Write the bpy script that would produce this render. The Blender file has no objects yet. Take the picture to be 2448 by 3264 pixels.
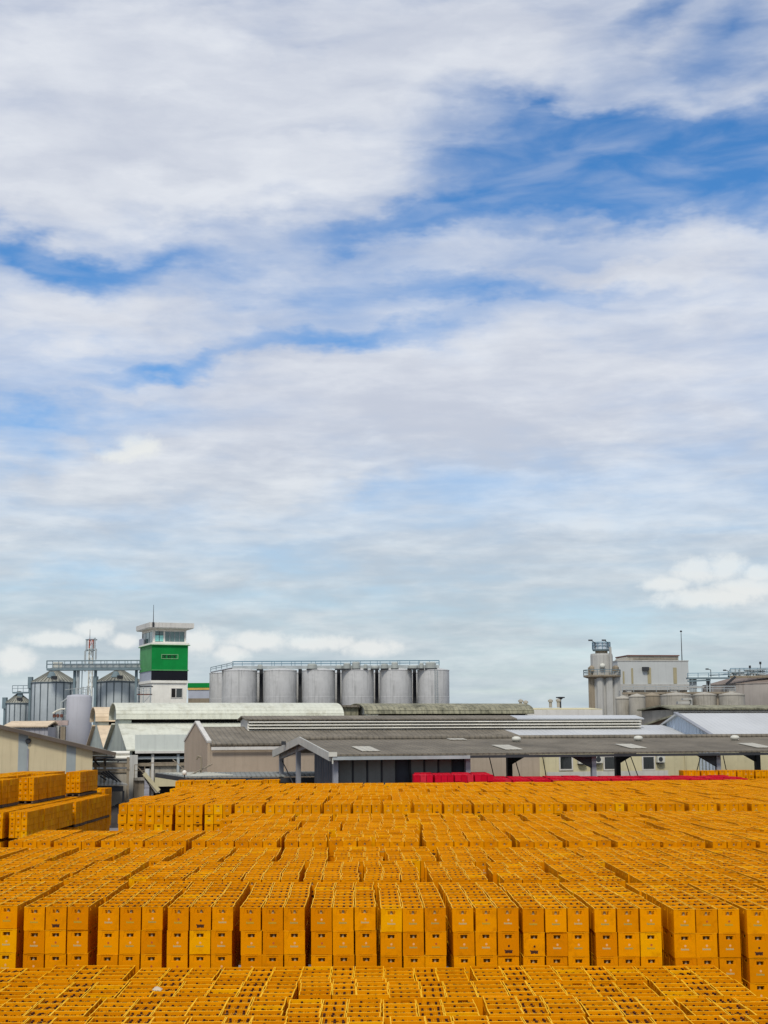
import bpy, math, random
from mathutils import Vector, Matrix
rnd = random.Random(7)
scene = bpy.context.scene
COL = scene.collection
R = math.radians

# ------------------------------------------------------------------ camera
FPX, PXW, PXH = 4700.0, 2448.0, 3264.0
HC = 6.82                                   # eye height above the yard
ROLL = R(0.30)
PITCH = math.atan(708.0 * math.cos(ROLL) / FPX)
_f = Vector((0, math.cos(PITCH), math.sin(PITCH)))
_u = Vector((0, -math.sin(PITCH), math.cos(PITCH)))
_r = Vector((1, 0, 0))
cx_ = _r * math.cos(ROLL) - _u * math.sin(ROLL)
cy_ = _r * math.sin(ROLL) + _u * math.cos(ROLL)
cz_ = -_f
cam_d = bpy.data.cameras.new('camera')
cam = bpy.data.objects.new('camera', cam_d)
COL.objects.link(cam)
cam_d.sensor_fit = 'VERTICAL'
cam_d.sensor_height = 36.0
cam_d.sensor_width = 27.0
cam_d.lens = FPX / PXH * 36.0
cam_d.clip_start = 0.1
cam_d.clip_end = 20000
cam.matrix_world = Matrix(((cx_.x, cy_.x, cz_.x, 0), (cx_.y, cy_.y, cz_.y, 0), (cx_.z, cy_.z, cz_.z, HC), (0, 0, 0, 1)))
scene.camera = cam


def ray(px, py):
    """direction (per metre of depth) of the sight line through a point of the photograph"""
    dx, dy = (px - PXW / 2) / FPX, (PXH / 2 - py) / FPX
    a = dx * math.cos(ROLL) + dy * math.sin(ROLL)
    b = -dx * math.sin(ROLL) + dy * math.cos(ROLL)
    d = _f + _r * a + _u * b
    return d / d.y


def at(px, py, Y):
    d = ray(px, py)
    return Vector((d.x * Y, Y, HC + d.z * Y))


def proj(p):
    d = Vector((p[0], p[1], p[2] - HC))
    w = d.dot(_f)
    return PXW / 2 + FPX * d.dot(cx_) / w, PXH / 2 - FPX * d.dot(cy_) / w


# ------------------------------------------------------------------ light
SUN_EL, SUN_AZ = R(50), R(188)              # azimuth measured from +Y towards +X : behind the camera, right
sun_d = bpy.data.lights.new('sun', 'SUN')
sun_d.energy = 2.4
sun_d.angle = R(12)
sun_d.color = (1.0, 0.95, 0.87)
sun = bpy.data.objects.new('sun', sun_d)
COL.objects.link(sun)
_sd = Vector((math.sin(SUN_AZ) * math.cos(SUN_EL), math.cos(SUN_AZ) * math.cos(SUN_EL), math.sin(SUN_EL)))
sun.rotation_euler = _sd.to_track_quat('Z', 'Y').to_euler()
sun.location = _sd * 200

vs = scene.view_settings
scene.display_settings.display_device = 'sRGB'
vs.view_transform = 'Standard'
vs.look = 'None'
vs.exposure = 0.0
vs.gamma = 1.0
vs.use_curve_mapping = False
scene.cycles.max_bounces = 6
scene.cycles.diffuse_bounces = 3
scene.cycles.glossy_bounces = 2
scene.cycles.use_adaptive_sampling = True
scene.cycles.use_denoising = True

# ------------------------------------------------------------------ sky
world = bpy.data.worlds.new('World')
scene.world = world
world.use_nodes = True
wt = world.node_tree
wt.nodes.clear()


class NT:
    """small helper to write node trees"""
    def __init__(s, t):
        s.t = t

    def n(s, typ, **kw):
        nd = s.t.nodes.new(typ)
        for k, v in kw.items():
            setattr(nd, k, v)
        return nd

    def put(s, sock, v):
        if isinstance(v, bpy.types.NodeSocket):
            s.t.links.new(v, sock)
        elif v is not None:
            sock.default_value = v

    def math(s, op, a, b=None, c=None, clamp=False):
        nd = s.n('ShaderNodeMath', operation=op, use_clamp=clamp)
        for i, v in enumerate((a, b, c)):
            if v is not None:
                s.put(nd.inputs[i], v)
        return nd.outputs[0]

    def ramp(s, v, lo, hi, a=0.0, b=1.0, smooth=True):
        nd = s.n('ShaderNodeMapRange', interpolation_type='SMOOTHSTEP' if smooth else 'LINEAR')
        s.put(nd.inputs[0], v)
        for i, x in ((1, lo), (2, hi), (3, a), (4, b)):
            s.put(nd.inputs[i], x)
        return nd.outputs[0]

    def noise(s, vec, scale, detail=4, rough=0.55, lac=2.0, dist=0.0, color=False):
        nd = s.n('ShaderNodeTexNoise')
        s.put(nd.inputs['Vector'], vec)
        nd.inputs['Scale'].default_value = scale
        nd.inputs['Detail'].default_value = detail
        nd.inputs['Roughness'].default_value = rough
        nd.inputs['Lacunarity'].default_value = lac
        nd.inputs['Distortion'].default_value = dist
        return nd.outputs['Color'] if color else nd.outputs[0]

    def mix(s, f, a, b, blend='MIX'):
        nd = s.n('ShaderNodeMix', data_type='RGBA', blend_type=blend)
        s.put(nd.inputs[0], f)
        for i, v in ((6, a), (7, b)):
            if not isinstance(v, bpy.types.NodeSocket):
                v = (*v, 1.0) if len(v) == 3 else v
            s.put(nd.inputs[i], v)
        return nd.outputs[2]

    def mapping(s, vec, loc=(0, 0, 0), rot=(0, 0, 0), scale=(1, 1, 1), kind='POINT'):
        nd = s.n('ShaderNodeMapping', vector_type=kind)
        s.put(nd.inputs[0], vec)
        nd.inputs['Location'].default_value = loc
        nd.inputs['Rotation'].default_value = rot
        nd.inputs['Scale'].default_value = scale
        return nd.outputs[0]

    def comb(s, x, y, z=0.0):
        nd = s.n('ShaderNodeCombineXYZ')
        for i, v in enumerate((x, y, z)):
            s.put(nd.inputs[i], v)
        return nd.outputs[0]

    def vadd(s, a, b, op='ADD', scale=None):
        nd = s.n('ShaderNodeVectorMath', operation=op)
        s.put(nd.inputs[0], a)
        if b is not None:
            s.put(nd.inputs[1], b)
        if scale is not None:
            nd.inputs['Scale'].default_value = scale
        return nd.outputs[0]


W = NT(wt)
tc = W.n('ShaderNodeTexCoord')
sep = W.n('ShaderNodeSeparateXYZ')
wt.links.new(tc.outputs['Generated'], sep.inputs[0])
dx, dy, dz = sep.outputs
az = W.math('ARCTAN2', dx, dy)
el = W.math('ARCSINE', dz)
elc = W.math('MAXIMUM', el, 0.0)
# flat cloud layer seen in perspective
den = W.math('ADD', W.math('MAXIMUM', dz, 0.0), 0.10)
plane = W.comb(W.math('DIVIDE', dx, den), W.math('DIVIDE', dy, den), 0.0)
azel = W.comb(az, el, 0.0)
warp = W.vadd(W.noise(W.mapping(azel, scale=(1, 2.2, 1)), 9.0, 5, 0.6, color=True), (0.5, 0.5, 0.5), 'SUBTRACT')
azel_w = W.vadd(azel, W.vadd(warp, None, 'SCALE', scale=0.085), 'ADD')


def view(px, py):
    """photograph position (in the 1659 px wide view) -> azimuth, elevation"""
    d = ray(px * 1.4756, py * 1.4756).normalized()
    return math.atan2(d.x, d.y), math.asin(d.z)


def blob(total, vx, vy, rx, ry, rot, w):
    a, e = view(vx, vy)
    k = 1.4756 / FPX
    v = W.mapping(azel_w, loc=(a, e, 0), rot=(0, 0, R(rot)), scale=(rx * k, ry * k, 1), kind='TEXTURE')
    g = W.n('ShaderNodeTexGradient', gradient_type='SPHERICAL')
    W.put(g.inputs[0], v)
    return W.math('MULTIPLY_ADD', g.outputs[1], w, total)


cover = W.ramp(elc, 0.0, 0.24, 0.74, 0.49)
SKY_BLUE = [  # openings and thick places of the cloud deck
    (1300, 340, 480, 125, 3, -0.85), (1520, 370, 380, 130, 0, -0.60), (1000, 455, 420, 52, 9, -0.34),
    (1150, 235, 380, 60, -14, -0.30), (1000, 260, 250, 45, -10, -0.12), (50, 560, 260, 70, -8, -0.50), (330, 580, 330, 46, 4, -0.36), (1000, 500, 800, 60, 3, -0.16),
    (1080, 645, 330, 44, -3, -0.42), (720, 735, 330, 36, 5, -0.34), (340, 785, 200, 34, 10, -0.38), (600, 640, 500, 50, 8, -0.12),
    (110, 905, 330, 55, 4, -0.36), (110, 975, 150, 40, 0, -0.26), (1590, 80, 150, 110, 30, -0.34), (1330, 100, 160, 60, 30, -0.10),
    (1430, 20, 110, 60, 20, -0.30), (640, 80, 300, 50, 6, -0.20), (1200, 470, 700, 60, 3, -0.16), (1480, 150, 120, 50, 0, -0.14),
    (750, 1040, 180, 30, -10, -0.10), (180, 1240, 300, 40, 0, -0.16), (1300, 1370, 420, 130, 0, -0.20),
    (600, 1300, 500, 60, 0, -0.16), (1560, 820, 220, 40, 5, -0.06), (430, 650, 300, 50, 0, -0.08),
    (420, 200, 900, 230, 5, 0.46), (250, 410, 760, 110, 6, 0.50), (980, 100, 420, 110, -6, 0.30),
    (1350, 610, 420, 50, 3, 0.34), (250, 690, 480, 60, 5, 0.34), (950, 880, 1000, 170, 3, 0.34), (780, 800, 700, 60, 3, 0.16),
    (400, 1010, 400, 90, 0, 0.28), (1500, 560, 300, 60, 6, 0.20), (1560, 660, 300, 80, 6, 0.20),
]
for b_ in SKY_BLUE:
    cover = blob(cover, *b_)
n1 = W.noise(W.mapping(plane, rot=(0, 0, R(14)), scale=(0.62, 1.45, 1)), 1.3, 6, 0.50, 2.1, 0.4)
n2 = W.noise(W.mapping(azel, rot=(0, 0, R(-7)), scale=(1.0, 3.6, 1)), 13.0, 5, 0.52, 2.0, 0.4)
n3 = W.noise(W.mapping(azel, rot=(0, 0, R(-9)), scale=(1.0, 4.5, 1)), 50.0, 3, 0.5)
dens = W.math('ADD', cover, W.math('MULTIPLY', W.math('SUBTRACT', n1, 0.5), 0.52))
dens = W.math('ADD', dens, W.math('MULTIPLY', W.math('SUBTRACT', n2, 0.5), 0.46))
dens = W.math('ADD', dens, W.math('MULTIPLY', W.math('SUBTRACT', n3, 0.5), 0.05))
mask = W.math('MAXIMUM', W.ramp(dens, -0.10, 0.80), W.math('MULTIPLY_ADD', W.ramp(n2, 0.36, 0.72), 0.30, 0.02))
# cloud tone: white where thin or sunlit, grey in the thick parts
tone = W.math('ADD', W.math('MULTIPLY', W.noise(W.mapping(azel_w, rot=(0, 0, R(-6)), scale=(1, 3.0, 1)), 7.0, 5, 0.52, 2.1, 0.3), 0.70),
              W.math('MULTIPLY', n2, 0.42))
tone = W.math('ADD', tone, -0.085)
SKY_TONE = [(420, 410, 620, 70, 4, 0.20), (300, 250, 700, 200, 0, 0.02), (800, 60, 900, 110, 0, -0.10),
            (1040, 950, 360, 110, -6, -0.30), (650, 900, 330, 90, 0, -0.14), (830, 1240, 1300, 160, 0, -0.10), (1500, 880, 300, 40, 4, -0.10), (600, 1180, 400, 26, 3, 0.12), (1300, 1090, 420, 26, -4, 0.10), (1100, 1040, 300, 24, 2, 0.10), (300, 1090, 300, 26, 3, 0.08), (250, 1150, 260, 60, -8, -0.12),
            (560, 1060, 700, 50, 2, 0.06), (1400, 640, 320, 60, 4, 0.13), (230, 740, 420, 50, 4, 0.12), (760, 1030, 120, 36, -20, -0.14),
            (1200, 560, 420, 50, 3, 0.08), (930, 1110, 900, 60, 2, 0.04)]
for b_ in SKY_TONE:
    tone = blob(tone, *b_)
tone = W.math('ADD', tone, W.math('MULTIPLY', W.math('SUBTRACT', n3, 0.5), W.ramp(elc, 0.30, 0.12, 0.06, 0.22)))
n4 = W.noise(W.mapping(azel, rot=(0, 0, R(-4)), scale=(1.0, 4.6, 1)), 20.0, 5, 0.58, 2.0, 0.25)
tone = W.math('ADD', tone, W.math('MULTIPLY', W.math('SUBTRACT', n4, 0.5), W.ramp(elc, 0.34, 0.12, 0.14, 0.72)))
tone = W.ramp(tone, 0.20, 0.82)
hz = W.ramp(elc, 0.02, 0.24)
c_dark = W.mix(hz, (0.45, 0.54, 0.60), (0.56, 0.605, 0.71))
c_lite = W.mix(hz, (0.675, 0.745, 0.775), (0.78, 0.812, 0.872))
ccol = W.mix(tone, c_dark, c_lite)
# puffy cumulus low over the horizon
puffs = None
pn = W.noise(azel, 95.0, 5, 0.6)
PUFFS = [(1500, 1232, 80, 44, 0), (1570, 1225, 70, 46, 0), (1610, 1270, 110, 36, 0), (1640, 1240, 60, 30, 0), (1530, 1290, 190, 34, 0), (1440, 1262, 90, 26, 0), (300, 965, 78, 42, 0), (250, 985, 60, 26, 0),
         (430, 1385, 64, 46, 0), (500, 1412, 60, 34, 0), (560, 1385, 120, 32, 0), (690, 1390, 150, 26, 0), (800, 1400, 110, 30, 0), (30, 1425, 70, 46, 0), (200, 1360, 70, 34, 0),
         (120, 1380, 120, 26, 0), (270, 1385, 50, 26, 0)]
for b_ in PUFFS:
    a, e = view(b_[0], b_[1])
    k = 1.4756 / FPX
    v = W.mapping(azel, loc=(a, e, 0), scale=(b_[2] * k, b_[3] * k, 1), kind='TEXTURE')
    g = W.n('ShaderNodeTexGradient', gradient_type='SPHERICAL')
    W.put(g.inputs[0], v)
    puffs = g.outputs[1] if puffs is None else W.math('MAXIMUM', puffs, g.outputs[1])
pm = W.ramp(W.math('ADD', puffs, W.math('MULTIPLY', W.math('SUBTRACT', pn, 0.5), 0.9)), 0.14, 0.72)
pm = W.math('MULTIPLY', pm, W.ramp(puffs, 0.0, 0.25))
ccol = W.mix(W.math('MULTIPLY', pm, 0.92), ccol, (0.82, 0.84, 0.83))
mask = W.math('MAXIMUM', mask, W.math('MULTIPLY', pm, 0.9))
sky = W.n('ShaderNodeTexSky', sky_type='NISHITA')
sky.sun_disc = False
sky.sun_elevation = SUN_EL
sky.sun_rotation = SUN_AZ
sky.altitude = 0
sky.air_density = 1.0
sky.dust_density = 0.3
sky.ozone_density = 2.5
hs = W.n('ShaderNodeHueSaturation')
hs.inputs['Saturation'].default_value = 1.36
hs.inputs['Value'].default_value = 1.0
wt.links.new(sky.outputs[0], hs.inputs['Color'])
bg1 = W.n('ShaderNodeBackground')
wt.links.new(W.mix(1.0, hs.outputs[0], (0.98, 1.0, 1.07), 'MULTIPLY'), bg1.inputs[0])
bg1.inputs[1].default_value = 0.125
bg2 = W.n('ShaderNodeBackground')
wt.links.new(ccol, bg2.inputs[0])
bg2.inputs[1].default_value = 1.0
mxs = W.n('ShaderNodeMixShader')
wt.links.new(mask, mxs.inputs[0])
wt.links.new(bg1.outputs[0], mxs.inputs[1])
wt.links.new(bg2.outputs[0], mxs.inputs[2])
world.cycles.sampling_method = 'MANUAL'
world.cycles.sample_map_resolution = 512
wo = W.n('ShaderNodeOutputWorld')
wt.links.new(mxs.outputs[0], wo.inputs[0])


# ------------------------------------------------------------------ materials
_mats = {}


def lin(r, g, b):
    """sRGB 0-255 -> linear"""
    f = lambda c: c / 12.92 if c <= 0.04045 else ((c + 0.055) / 1.055) ** 2.4
    return (f(r / 255.0), f(g / 255.0), f(b / 255.0))


def mat(name, base, rough=0.75, metal=0.0, var=0.18, scale=0.6, streak=0.0, streak_col=None, corr=None, bump=0.0,
        spots=0.0, spot_col=None, spot_scale=1.5, rand=0.0, grain=0.0, spec=0.22, cs=0.55):
    """procedural surface: tone variation, vertical streaks, stains, corrugation (axis, period)"""
    if name in _mats:
        return _mats[name]
    m = bpy.data.materials.new(name)
    m.use_nodes = True
    t = m.node_tree
    t.nodes.clear()
    N = NT(t)
    out = N.n('ShaderNodeOutputMaterial')
    p = N.n('ShaderNodeBsdfPrincipled')
    t.links.new(p.outputs[0], out.inputs[0])
    p.inputs['Roughness'].default_value = rough
    p.inputs['Metallic'].default_value = metal
    p.inputs['Specular IOR Level'].default_value = spec
    co = N.n('ShaderNodeTexCoord').outputs['Object']
    col = None
    n = N.noise(co, scale, 5, 0.6)
    lo = tuple(c * (1 - var) for c in base)
    hi = tuple(min(1, c * (1 + var)) for c in base)
    col = N.mix(N.ramp(n, 0.3, 0.7), lo, hi)
    if streak:
        ns = N.noise(N.mapping(co, scale=(2.2, 2.2, 0.12)), 1.6, 4, 0.65)
        col = N.mix(N.math('MULTIPLY', N.ramp(ns, 0.48, 0.75), streak), col, streak_col or tuple(c * 0.45 for c in base))
    if spots:
        ns = N.noise(co, spot_scale, 6, 0.68)
        col = N.mix(N.math('MULTIPLY', N.ramp(ns, 0.5, 0.72), spots), col, spot_col or tuple(c * 0.4 for c in base))
    if grain:
        ng = N.noise(co, 18.0, 2, 0.6)
        col = N.mix(grain, col, N.mix(ng, (0, 0, 0), (1, 1, 1)), 'OVERLAY')
    if rand:
        oi = N.n('ShaderNodeObjectInfo')
        col = N.mix(rand, col, N.mix(oi.outputs['Random'], tuple(c * 0.5 for c in base), tuple(min(1, c * 1.6) for c in base)))
    N.put(p.inputs['Base Color'], col)
    if corr:
        ax, per = corr
        sp = N.n('ShaderNodeSeparateXYZ')
        t.links.new(co, sp.inputs[0])
        w = N.math('SINE', N.math('MULTIPLY', sp.outputs['XYZ'.index(ax)], 2 * math.pi / per))
        bp = N.n('ShaderNodeBump')
        bp.inputs['Strength'].default_value = cs
        bp.inputs['Distance'].default_value = per * 0.22
        t.links.new(w, bp.inputs['Height'])
        t.links.new(bp.outputs[0], p.inputs['Normal'])
    elif bump:
        bp = N.n('ShaderNodeBump')
        bp.inputs['Strength'].default_value = bump
        bp.inputs['Distance'].default_value = 0.05
        N.put(bp.inputs['Height'], N.noise(co, 9.0, 5, 0.6))
        t.links.new(bp.outputs[0], p.inputs['Normal'])
    _mats[name] = m
    return m


def glass_mat(name, col, rough=0.08):
    return mat(name, col, rough=rough, var=0.25, scale=0.5, spec=0.9)


# ------------------------------------------------------------------ mesh helpers
class MB:
    """collects shapes into one mesh"""
    def __init__(s):
        s.v, s.f, s.mi, s.sm = [], [], [], []
        s.cur = 0
        s.smooth = False

    def add(s, vs, fs):
        o = len(s.v)
        s.v += [tuple(v) for v in vs]
        for f in fs:
            s.f.append([i + o for i in f])
            s.mi.append(s.cur)
            s.sm.append(s.smooth)
        return s

    def box(s, x0, x1, y0, y1, z0, z1):
        return s.add([(x0, y0, z0), (x1, y0, z0), (x1, y1, z0), (x0, y1, z0), (x0, y0, z1), (x1, y0, z1), (x1, y1, z1), (x0, y1, z1)],
                     [(0, 3, 2, 1), (4, 5, 6, 7), (0, 1, 5, 4), (1, 2, 6, 5), (2, 3, 7, 6), (3, 0, 4, 7)])

    def prism(s, poly, d, n0, n1):
        """polygon of (a, b) pairs extruded along axis d ('x': a=y b=z, 'y': a=x b=z, 'z': a=x b=y)"""
        k = len(poly)
        mk = {'x': lambda a, b, c: (c, a, b), 'y': lambda a, b, c: (a, c, b), 'z': lambda a, b, c: (a, b, c)}[d]
        vs = [mk(a, b, n0) for a, b in poly] + [mk(a, b, n1) for a, b in poly]
        fs = [list(range(k))[::-1], list(range(k, 2 * k))]
        fs += [(i, (i + 1) % k, k + (i + 1) % k, k + i) for i in range(k)]
        return s.add(vs, fs)

    def slab(s, a, b, c, d, th):
        """four corners, thickened along the normal"""
        a, b, c, d = map(Vector, (a, b, c, d))
        n = (b - a).cross(d - a).normalized() * th
        vs = [a, b, c, d, a + n, b + n, c + n, d + n]
        return s.add(vs, [(0, 3, 2, 1), (4, 5, 6, 7), (0, 1, 5, 4), (1, 2, 6, 5), (2, 3, 7, 6), (3, 0, 4, 7)])

    def lathe(s, prof, n=40, cx=0.0, cy=0.0, cap0=True, cap1=True, a0=0.0):
        k = len(prof)
        vs, fs = [], []
        for i in range(n):
            a = a0 + 2 * math.pi * i / n
            for r, z in prof:
                vs.append((cx + r * math.cos(a), cy + r * math.sin(a), z))
        for i in range(n):
            j = (i + 1) % n
            for q in range(k - 1):
                fs.append((i * k + q, j * k + q, j * k + q + 1, i * k + q + 1))
        if cap0:
            fs.append([i * k for i in range(n)][::-1])
        if cap1:
            fs.append([i * k + k - 1 for i in range(n)])
        return s.add(vs, fs)

    def tube(s, p0, p1, r, n=6, r1=None):
        p0, p1 = Vector(p0), Vector(p1)
        ax = (p1 - p0).normalized()
        q = ax.orthogonal().normalized()
        w = ax.cross(q)
        r1 = r if r1 is None else r1
        vs = []
        for p, rr in ((p0, r), (p1, r1)):
            for i in range(n):
                a = 2 * math.pi * i / n
                vs.append(p + (q * math.cos(a) + w * math.sin(a)) * rr)
        fs = [(i, (i + 1) % n, n + (i + 1) % n, n + i) for i in range(n)] + [list(range(n))[::-1], list(range(n, 2 * n))]
        return s.add(vs, fs)

    def bar(s, p0, p1, w, h=None):
        """rectangular bar between two points"""
        p0, p1 = Vector(p0), Vector(p1)
        ax = (p1 - p0).normalized()
        up = Vector((0, 0, 1)) if abs(ax.z) < 0.95 else Vector((0, 1, 0))
        sd = ax.cross(up).normalized() * (w / 2)
        u = sd.cross(ax).normalized() * ((h or w) / 2)
        vs = [p + a * sd + b * u for p in (p0, p1) for a, b in ((-1, -1), (1, -1), (1, 1), (-1, 1))]
        return s.add(vs, [(0, 3, 2, 1), (4, 5, 6, 7), (0, 1, 5, 4), (1, 2, 6, 5), (2, 3, 7, 6), (3, 0, 4, 7)])

    def mesh(s, name, mats):
        me = bpy.data.meshes.new(name)
        me.from_pydata(s.v, [], s.f)
        for m in (mats if isinstance(mats, (list, tuple)) else [mats]):
            me.materials.append(m)
        for p, i, sm in zip(me.polygons, s.mi, s.sm):
            p.material_index = i
            p.use_smooth = sm
        me.update()
        return me

    def build(s, name, mats, parent=None, kind=None):
        o = bpy.data.objects.new(name, s.mesh(name, mats))
        COL.objects.link(o)
        if parent is not None:
            o.parent = parent
        if kind:
            o['kind'] = kind
        return o


def B():
    return MB()


def tag(o, label, cat, group=None):
    o['label'] = label
    o['category'] = cat
    if group:
        o['group'] = group
    return o


def thing(name, label, cat, loc=(0, 0, 0), rz=0.0, group=None):
    o = bpy.data.objects.new(name, None)
    COL.objects.link(o)
    o.empty_display_size = 0.3
    o.location = loc
    o.rotation_euler = (0, 0, rz)
    return tag(o, label, cat, group)


def inst(me, name, parent, loc=(0, 0, 0), rz=0.0, scale=None):
    """one more piece that shares its mesh"""
    o = bpy.data.objects.new(name, me)
    COL.objects.link(o)
    o.parent = parent
    o.location = loc
    if rz:
        o.rotation_euler = (0, 0, rz)
    if scale:
        o.scale = scale
    return o


class Frame:
    """a building's ground frame: origin at its near left corner, x along the front, y back, z up"""
    def __init__(s, px, Y, th):
        p = at(px, 2340, Y)
        s.o = Vector((p.x, p.y, 0))
        s.th = R(th)
        s.u = Vector((math.cos(s.th), math.sin(s.th), 0))
        s.v = Vector((-math.sin(s.th), math.cos(s.th), 0))

    def _hit(s, px, py, n, c):
        d = ray(px, py)
        e = Vector((0, 0, HC))
        k = (c - (e - s.o).dot(n)) / d.dot(n)
        q = e + d * k - s.o
        return q.dot(s.u), q.dot(s.v), q.z

    def f(s, px, py, y=0.0):
        """(x, z) where the sight line meets the plane local y"""
        q = s._hit(px, py, s.v, y)
        return q[0], q[2]

    def s_(s, px, py, x=0.0):
        """(y, z) where the sight line meets the plane local x"""
        q = s._hit(px, py, s.u, x)
        return q[1], q[2]

    def thing(s, name, label, cat, group=None):
        return thing(name, label, cat, s.o, s.th, group)

    def w(s, x, y, z):
        return s.o + s.u * x + s.v * y + Vector((0, 0, z))


# ------------------------------------------------------------------ ground
gm = mat('yard_concrete', lin(128, 124, 124), 0.9, var=0.25, scale=0.15, spots=0.4, spot_scale=0.4, grain=0.15)
g = B()
g.add([(-6000, -400, 0), (6000, -400, 0), (6000, 9000, 0), (-6000, 9000, 0)], [(0, 1, 2, 3)])
g.build('ground', gm, kind='structure')


# ------------------------------------------------------------------ factory buildings
GREY_ROOF = mat('asbestos_roof', lin(126, 118, 104), 0.9, var=0.22, scale=0.5, corr=('X', 0.35), spots=0.45, spot_col=lin(72, 68, 58), spot_scale=0.9, streak=0.3, grain=0.25)
GREY_ROOF2 = mat('weathered_sheet_roof', lin(118, 110, 96), 0.9, var=0.2, scale=0.4, corr=('X', 0.35), spots=0.5, spot_col=lin(84, 80, 70), spot_scale=0.7, grain=0.25)
MOSS_ROOF = mat('mossy_sheet_roof', lin(150, 146, 122), 0.9, var=0.25, scale=0.8, corr=('X', 0.5), spots=0.75, spot_col=lin(58, 58, 46), spot_scale=0.6, streak=0.7, streak_col=lin(66, 66, 52))
WHITE_ROOF = mat('white_sheet_roof', lin(206, 206, 188), 0.75, var=0.06, scale=0.6, corr=('X', 0.5), cs=0.15, spots=0.6, spot_col=lin(160, 156, 132), spot_scale=0.9, streak=.35, streak_col=lin(168, 164, 144))
PEACH_ROOF = mat('peach_sheet_roof', lin(214, 192, 160), 0.8, var=0.1, corr=('X', 0.5), cs=.12, spots=0.3)
SILVER_ROOF = mat('new_silver_sheet', lin(188, 189, 187), 0.6, spec=.1, metal=0.0, cs=0.2, var=0.1, scale=0.12, corr=('X', 0.4), spots=0.25, spot_col=lin(150, 156, 168), spot_scale=0.15)
WHITE_PANEL = mat('white_cladding', lin(206, 211, 200), 0.8, var=0.05, streak=0.25)
GABLE_GREEN = mat('pale_green_cladding', lin(184, 190, 178), 0.8, var=0.1, corr=('Y', 0.6), streak=0.35)
BEIGE = mat('beige_render', lin(176, 160, 139), 0.9, var=0.08, scale=0.3, streak=0.35, streak_col=lin(136, 122, 106), spots=0.15, grain=0.1)
CREAM = mat('cream_render', lin(206, 196, 158), 0.9, var=0.08, scale=0.4, streak=0.35, streak_col=lin(160, 150, 118), spots=0.2)
CREAM_CLAD = mat('cream_cladding', lin(200, 186, 150), 0.75, var=0.06, scale=0.4, streak=0.3, streak_col=lin(150, 136, 108))
BLUE_CLAD = mat('pale_blue_translucent_sheet', lin(152, 160, 158), 0.7, var=0.08, streak=0.2)
CONC = mat('stained_concrete', lin(168, 162, 148), 0.92, var=0.14, scale=0.35, streak=0.55, streak_col=lin(104, 98, 86), spots=0.25, grain=0.15)
CONC_L = mat('pale_concrete', lin(176, 174, 166), 0.9, var=0.08, scale=0.3, streak=0.4, streak_col=lin(128, 124, 114), grain=0.1)
CONC_B = mat('brown_concrete', lin(146, 134, 114), 0.95, var=0.14, scale=0.3, streak=0.7, streak_col=lin(86, 78, 64), spots=0.35, grain=0.15)
TANK = mat('brushed_tank_steel', lin(196, 195, 190), 0.6, metal=0.0, var=0.09, scale=0.5, streak=0.5, streak_col=lin(118, 118, 114), spots=.25, spot_col=lin(150, 148, 142))
GALV = mat('galvanised_sheet', lin(140, 150, 152), 0.6, metal=0.0, var=0.1, scale=0.5, streak=0.3, streak_col=lin(92, 100, 102))
GALV_D = mat('galvanised_rib', lin(88, 98, 102), 0.6, metal=0.0, var=0.1)
GALV_R = mat('galvanised_roof', lin(156, 155, 142), 0.6, metal=0.0, var=0.12, scale=1.0, spots=0.3, spot_col=lin(104, 100, 86))
STEEL = mat('blue_grey_steel', lin(112, 128, 132), 0.7, metal=0.0, var=0.15)
STEEL_L = mat('pale_steel', lin(166, 172, 170), 0.6, metal=0.1, var=0.15)
STEEL_G = mat('grey_post_steel', lin(146, 148, 152), 0.6, var=0.12, scale=1.0, streak=0.3)
STEEL_D = mat('dark_post_steel', lin(58, 60, 62), 0.7, var=0.15)
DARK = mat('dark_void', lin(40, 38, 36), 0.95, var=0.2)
SLATE = mat('dark_slate_cladding', lin(66, 72, 78), 0.7, var=0.14, scale=0.8, corr=('Y', 0.4), streak=0.3)
SLATE_P = mat('dark_grey_panel', lin(126, 129, 122), 0.8, var=0.16, scale=0.6, streak=0.45, spots=0.3)
WHITE = mat('white_paint', lin(232, 228, 214), 0.75, var=0.05, streak=0.2, streak_col=lin(190, 184, 168))
WHITE_G = mat('greyed_white_paint', lin(206, 202, 192), 0.8, var=0.08, streak=0.4, streak_col=lin(160, 154, 142))
GREEN = mat('green_paint', lin(6, 132, 58), 0.8, var=0.12, scale=0.35, spots=0.2, spot_col=lin(26, 150, 84), streak=0.15)
GREEN_P = mat('faded_green_paint', lin(84, 150, 92), 0.7, var=0.1, streak=0.3)
NAVY = mat('blackish_navy_paint', lin(20, 21, 28), 0.6, var=0.15)
LILAC = mat('lilac_grey_paint', lin(172, 176, 184), 0.7, var=0.06)
ORANGE = mat('amber_paint', lin(214, 172, 92), 0.7, var=0.08)
BROWN = mat('brown_trim', lin(112, 76, 66), 0.8, var=0.12)
GLASS = glass_mat('grey_green_glass', lin(88, 116, 112))
GLASS_T = glass_mat('turquoise_glass', lin(140, 214, 200))
GLASS_D = glass_mat('dark_glass', lin(42, 46, 44))
SKYLT = mat('pale_skylight_sheet', lin(188, 183, 168), 0.8, var=0.1, spots=.4, spot_col=lin(150, 142, 124), corr=('X', 0.35))
RED = mat('signal_red_paint', lin(196, 116, 96), 0.7, var=0.1)
AC_W = mat('aged_white_metal', lin(206, 204, 190), 0.6, var=0.05)
CORR_D = mat('rusty_canopy_sheet', lin(134, 136, 130), 0.8, var=0.2, corr=('X', 0.3), spots=0.5, spot_col=lin(84, 76, 66), spot_scale=1.2)


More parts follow.
